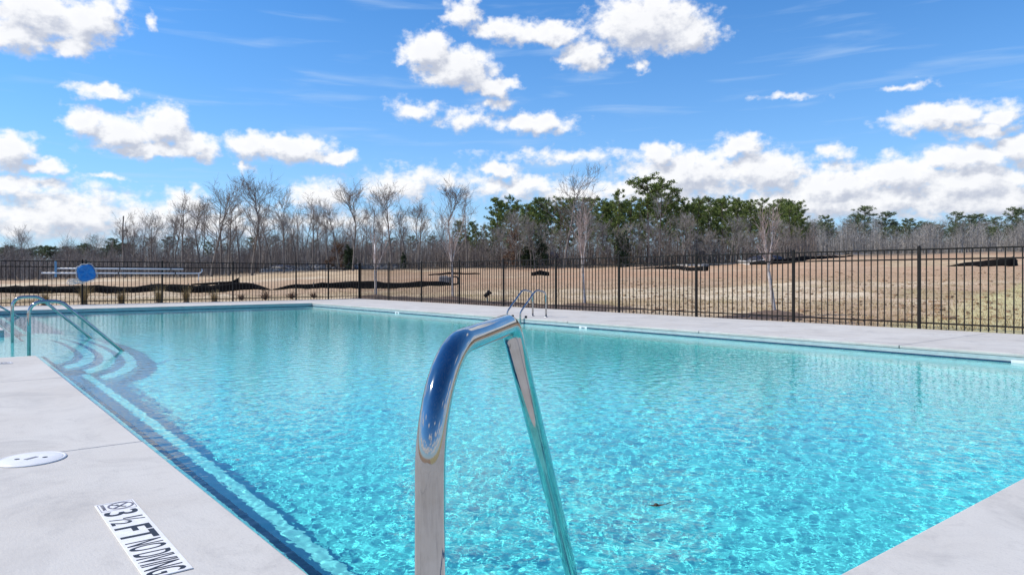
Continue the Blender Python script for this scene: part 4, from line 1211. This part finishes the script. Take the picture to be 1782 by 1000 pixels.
# the tall bare row behind the far fence: column, top row, distance, shape
row = [(228, 362, 92, 1), (266, 365, 95, 3), (302, 345, 96, 1), (320, 330, 92, 3), (350, 345, 99, 2), (368, 308, 90, 4), (385, 318, 95, 0), (398, 330, 92, 3), (415, 352, 99, 1), (438, 306, 88, 2), (452, 335, 94, 0), (472, 350, 98, 1), (494, 322, 90, 4),
       (520, 350, 97, 3), (545, 335, 92, 0), (570, 356, 98, 1), (590, 345, 94, 4), (614, 318, 89, 2), (634, 352, 97, 3), (652, 345, 93, 0), (682, 322, 90, 2), (706, 352, 97, 1), (728, 345, 93, 0)]
for i, (u, v, d, q) in enumerate(row):
    x, y = at(u, d); H = tall(v, d) - gz(x, y)
    plant("bare_tree", BARE[q], u, d, H, H0, f"{NTH[i]} tall bare tree from the blue float in the winter row behind the far fence", "tall bare trees behind the far fence", lean=random.uniform(-.05, .05))
def snag():
    d = 92; u = 218; x, y = at(u, d); z = gz(x, y); H = tall(372, d) - z
    root = tag(empty("dead_tree", (x, y, z)), "leaning dead trunk without twigs, just before the winter row of bare trees", "tree")
    g = random.Random(4); m = MB()
    pts, rs, dd = limb(m, g, Vector((0, 0, -.2)), Vector((-.10 * C38, .10 * S38, 1)).normalized(), H, .16, 7, 8, .03, .0, .45)
    m.build("trunk", M['bark'], root); b = MB()
    for i in (4, 5, 6): limb(b, g, pts[i], branch_dir(Vector((0, 0, 1)), .9, g), .9, .05, 4, 2, .1, .0)
    b.build("stub_branches", M['bark'], root)
snag()
# slimmer bare trees filling in behind the row
for i in range(34):
    u = 205 + 600 * (i + random.random()) / 34; d = random.uniform(102, 128); x, y = at(u, d)
    H = min(12, tall(random.uniform(352, 395), d) - gz(x, y))
    plant("slender_tree", (GREY + BARE)[random.randrange(8)], u, d, H, H0, "slim grey bare tree in the thicket behind the tall winter row", "slim bare trees in the thicket", wscale=.8)
# big bare trees in front of the pines
for (u, v, d, q, lab) in ((786, 318, 86, 2, "broad forked bare tree standing where the winter row meets the pines"), (812, 335, 92, 0, "smaller bare tree close beside the broad forked one before the pines"),
                          (982, 284, 88, 4, "tallest bare tree of all, rising above the pines behind the far ladder"), (1012, 345, 90, 1, "grey bare tree between the tallest bare tree and the middle young tree"),
                          (1148, 330, 90, 0, "pale grey bare tree in front of the tallest ragged pine"), (905, 372, 90, 3, "thin bare tree before the first dense pines")):
    x, y = at(u, d); plant("bare_tree", BARE[q] if d != 90 else GREY[q % 3], u, d, tall(v, d) - gz(x, y), H0, lab, "bare trees before the pines", wscale=1.0)
for i in range(40):
    u = 830 + 560 * (i + random.random()) / 40; d = random.uniform(88, 96); x, y = at(u, d)
    H = tall(random.uniform(365, 410), d) - gz(x, y)
    plant("grey_tree", GREY[i % 3], u, d, H, H0, "low pale bare tree along the front of the pines", "low bare trees before the pines")
# pines
front = [(868, 340, 100, 0), (890, 338, 102, 1), (918, 348, 98, 3), (943, 342, 103, 0), (1048, 340, 98, 1), (1072, 326, 97, 3), (1098, 342, 101, 1), (1165, 322, 99, 0), (1192, 345, 101, 1), (1212, 342, 99, 0),
         (1236, 338, 102, 3), (1258, 343, 99, 0), (1282, 340, 102, 1), (1306, 343, 100, 0), (1330, 340, 103, 3), (1352, 344, 100, 1), (1374, 352, 103, 0), (1392, 372, 102, 2)]
for i, (u, v, d, q) in enumerate(front):
    x, y = at(u, d); plant("pine_tree", PINE[q], u, d, tall(v, d) - gz(x, y), H0, f"{NTH[i]} dense green pine counted from the broad forked bare tree towards the closest young tree", "front pines of the wood", wscale=.95)
for (u, v, d, q, lab) in ((1128, 300, 97, 0, "tallest pine with a ragged open crown above the wood"), (1146, 308, 101, 1, "second tallest ragged pine, touching the tallest one")):
    x, y = at(u, d); plant("pine_tree", TALLP[q], u, d, tall(v, d) - gz(x, y), H0, lab, "ragged pines of the wood", wscale=1.25)
for i in range(64):
    u = 800 + 600 * (i + random.random()) / 64; d = random.uniform(106, 128); x, y = at(u, d)
    H = tall(random.uniform(338, 362) + (40 if u < 860 else 0), d) - gz(x, y)
    plant("pine_tree", PINE[random.randrange(4)], u, d, H, H0, "one of the close-set pines deep in the wood", "pines deep in the wood", wscale=.95)
# farther wood on the rise
right = [(1408, 385, 168, 0), (1440, 372, 172, 0), (1488, 370, 170, 1), (1503, 356, 175, 1), (1541, 366, 176, 1), (1582, 378, 178, 1), (1622, 384, 176, 0), (1662, 366, 172, 0), (1682, 372, 175, 0), (1702, 370, 178, 1), (1738, 374, 172, 0), (1760, 358, 170, 0), (1778, 362, 174, 1), (1800, 356, 172, 0)]
for i, (u, v, d, q) in enumerate(right):
    x, y = at(u, d); plant("pine_tree", FARP[q], u, d, tall(v, d) - gz(x, y), H0, f"{NTH[i]} pine past the wood, standing out of the grey trees on the grassy rise", "pines on the rise", wscale=1.15)
for i in range(110):
    u = 1375 + 440 * (i + random.random()) / 110; d = random.uniform(158, 200); x, y = at(u, d)
    H = tall(random.uniform(378, 402), d) - gz(x, y)
    plant("grey_tree", GREY[random.randrange(3)], u, d, H, H0, "one of the grey bare trees massed on the grassy rise", "bare trees on the rise", wscale=.85)
for i in range(34):
    u = 1390 + 430 * (i + random.random()) / 34; d = random.uniform(160, 190); x, y = at(u, d)
    plant("pine_tree", FARP[i % 2], u, d, tall(random.uniform(382, 404), d) - gz(x, y), H0, "smaller pine half hidden among the grey trees on the grassy rise", "small pines on the rise", wscale=1.1)
# low far wood behind the blue float
for i, (u, v, d, q) in enumerate(((40, 388, 170, 0), (30, 402, 172, 1), (56, 404, 174, 2), (10, 420, 170, 0))):
    x, y = at(u, d); plant("bare_tree", GREY[q % 3], u, d, tall(v, d) - gz(x, y), H0, ["tall faint bare tree above the low far wood past the blue float", "faint bare tree just beside the tall faint one", "smaller faint bare tree close to the tall faint one", "lowest faint bare tree at the photo edge"][i], "faint bare trees in the far wood", wscale=.9)
for i in range(46):
    u = -60 + 290 * (i + random.random()) / 46; d = random.uniform(215, 260); x, y = at(u, d)
    H = tall(random.uniform(424, 438) - (6 if u > 190 else 0), d) - gz(x, y)
    plant("far_pine", FARP[i % 2], u, d, H, H0, "small dark pine in the low far wood beyond the blue float", "pines of the low far wood", wscale=1.5)
for i in range(60):
    u = 150 + 700 * (i + random.random()) / 60; d = random.uniform(215, 270); x, y = at(u, d)
    H = tall(random.uniform(408, 424), d) - gz(x, y)
    plant("far_tree", (GREY[i % 3] if i % 3 else FARP[0]), u, d, H, H0, "small far tree seen through the bare winter row", "far trees behind the winter row", wscale=1.3)
# russet oak and cedars
RUS = leafy_meshes(5, 5, 5.2, 'russet'); CED = leafy_meshes(6, 5, 3.4, 'cedar', n=3600, low=.05)
for (u, v, d, ms, lab, nm, w) in ((588, 425, 96, RUS, "russet leaved tree at the wood edge behind the low tarpaulin heap", "russet_tree", 1.0), (607, 428, 95, CED, "dark green cedar beside the russet tree", "cedar_tree", 1.1),
                              (702, 440, 95, CED, "little green cedar alone before the bare thicket", "cedar_tree", .8), (940, 415, 90, CED, "dark green cedar behind the navy heap near the ladder", "cedar_tree", 1.0),
                              (893, 404, 92, RUS, "reddish bushy tree in front of the first pines", "russet_tree", .8), (920, 420, 91, CED, "green cedar beside the reddish bushy tree", "cedar_tree", 1.1), (1085, 405, 92, CED, "green cedar at the foot of the dense pines", "cedar_tree", 1.0)):
    x, y = at(u, d); plant(nm, ms, u, d, tall(v, d) - gz(x, y), 5, lab, "bushy trees at the wood edge", wscale=w)

# thicket of saplings and undergrowth
def thicket(name, N, u0, u1, d0, d1, h0, h1, m, seed, wide=1.0):
    g = np.random.default_rng(seed); Vs = []
    u = g.uniform(u0, u1, N); d = g.uniform(d0, d1, N); side = (u - 891) / FPX * d
    x = side * C38 + d * S38; y = -side * S38 + d * C38; z = ground_z(x, y, False) - .1; h = g.uniform(h0, h1, N) * (.6 + .6 * vnoise(u / 14, d * 0, seed))
    def blades(px, py, pz, qx, qy, qz, w):
        a = g.uniform(0, math.pi, len(px)); dx, dy = np.cos(a) * w, np.sin(a) * w
        Vs.append(np.stack([np.stack([px - dx, py - dy, pz], 1), np.stack([px + dx, py + dy, pz], 1), np.stack([qx, qy, qz], 1)], 1).reshape(-1, 3))
    lx = x + g.normal(0, .06, N) * h; ly = y + g.normal(0, .06, N) * h
    blades(x, y, z, lx, ly, z + h, g.uniform(.02, .05, N) * wide)
    for k in range(11):
        f = g.uniform(.12, .92, N); sx = x + (lx - x) * f; sy = y + (ly - y) * f; sz = z + h * f
        L = h * g.uniform(.12, .34, N); a = g.uniform(0, 6.28, N); e = g.uniform(.2, 1.1, N)
        blades(sx, sy, sz, sx + L * np.cos(a) * np.cos(e), sy + L * np.sin(a) * np.cos(e), sz + L * np.sin(e), g.uniform(.010, .022, N) * wide)
    V = np.concatenate(Vs); tag(link_mesh(name, np_mesh(name, V, np.arange(len(V)).reshape(-1, 3), M[m], False)), kind='stuff')
thicket("thicket", 8500, -140, 860, 97, 150, 2.6, 6.2, 'twig', 1)
thicket("thicket", 1600, -140, 760, 94, 125, 1.5, 3.4, 'twig_pale', 4)
thicket("thicket", 5200, 780, 1420, 94, 125, 2.4, 5.4, 'twig', 2)
thicket("thicket", 8000, 1360, 1840, 150, 205, 3.5, 7.5, 'twig_pale', 3, 1.6)
thicket("thicket", 7000, -160, 900, 200, 300, 4.0, 8.0, 'twig', 6, 1.8)

# young trees planted outside the fence
def young_tree(u, d, top, label, seed, spread=.20, stems=3, split=.36, xy=None):
    g = random.Random(seed); x, y = xy if xy else at(u, d); z = gz(x, y); H = tall(top, x * S38 + y * C38) - z
    root = tag(empty("young_tree", (x, y, z)), label, "tree", "young trees planted outside the fence")
    T = MB(); Cr = MB(); r0 = .052
    pts, rs, dd = limb(T, g, Vector((0, 0, -.15)), Vector((g.gauss(0, .03), g.gauss(0, .03), 1)).normalized(), H * split + .15, r0, 10, 5, .03, .03, .75)
    for s in range(stems):
        a = 6.283 * s / stems + g.uniform(-.4, .4); d1 = Vector((math.cos(a) * spread, math.sin(a) * spread, 1)).normalized()
        lp, lr, _ = limb(T, g, pts[-1], d1, H * (1 - split) * g.uniform(.8, 1.0), rs[-1] * .62, 6, 7, .05, .04, .18)
        for k in range(13):
            f = g.uniform(.08, .98); i = min(int(f * 7), 6); p = lp[i].lerp(lp[i + 1], f * 7 - i)
            bd = branch_dir((lp[i + 1] - lp[i]).normalized(), g.uniform(.35, .7), g, .35)
            bp, br, _ = limb(Cr, g, p, bd, H * g.uniform(.10, .26), max(lr[i] * .42, .005), 4, 4, .08, .07, .35)
            for t in range(6):
                f3 = g.uniform(.15, 1); w = min(int(f3 * 4), 3); p3 = bp[w].lerp(bp[w + 1], f3 * 4 - w)
                limb(Cr, g, p3, branch_dir((bp[w + 1] - bp[w]).normalized(), g.uniform(.3, .7), g, .2), H * g.uniform(.05, .11), .0032, 3, 2, .1, .05, .5)
    T.build("trunk", M['birch'], root); Cr.build("crown", M['birch_twig'], root)
    # two straps holding the stem
    return root
young_tree(1355, 18, 380, "young bare tree with pale peeling trunk, closest to the viewer", 3, .15, 4, .46, TREES_AT[0])
young_tree(1023, 23, 368, "middle young bare tree with pale stems behind the fence, just past the ladder", 8, .20, 4, .42, TREES_AT[1])
young_tree(815, 30, 370, "young bare tree beside the grey drain box, standing in the mulch", 12, .20, 3, .40, TREES_AT[2])
young_tree(660, 36, 400, "farthest young bare tree, by the thin white pipe at the fence corner", 17, .26, 3, .36, TREES_AT[3])
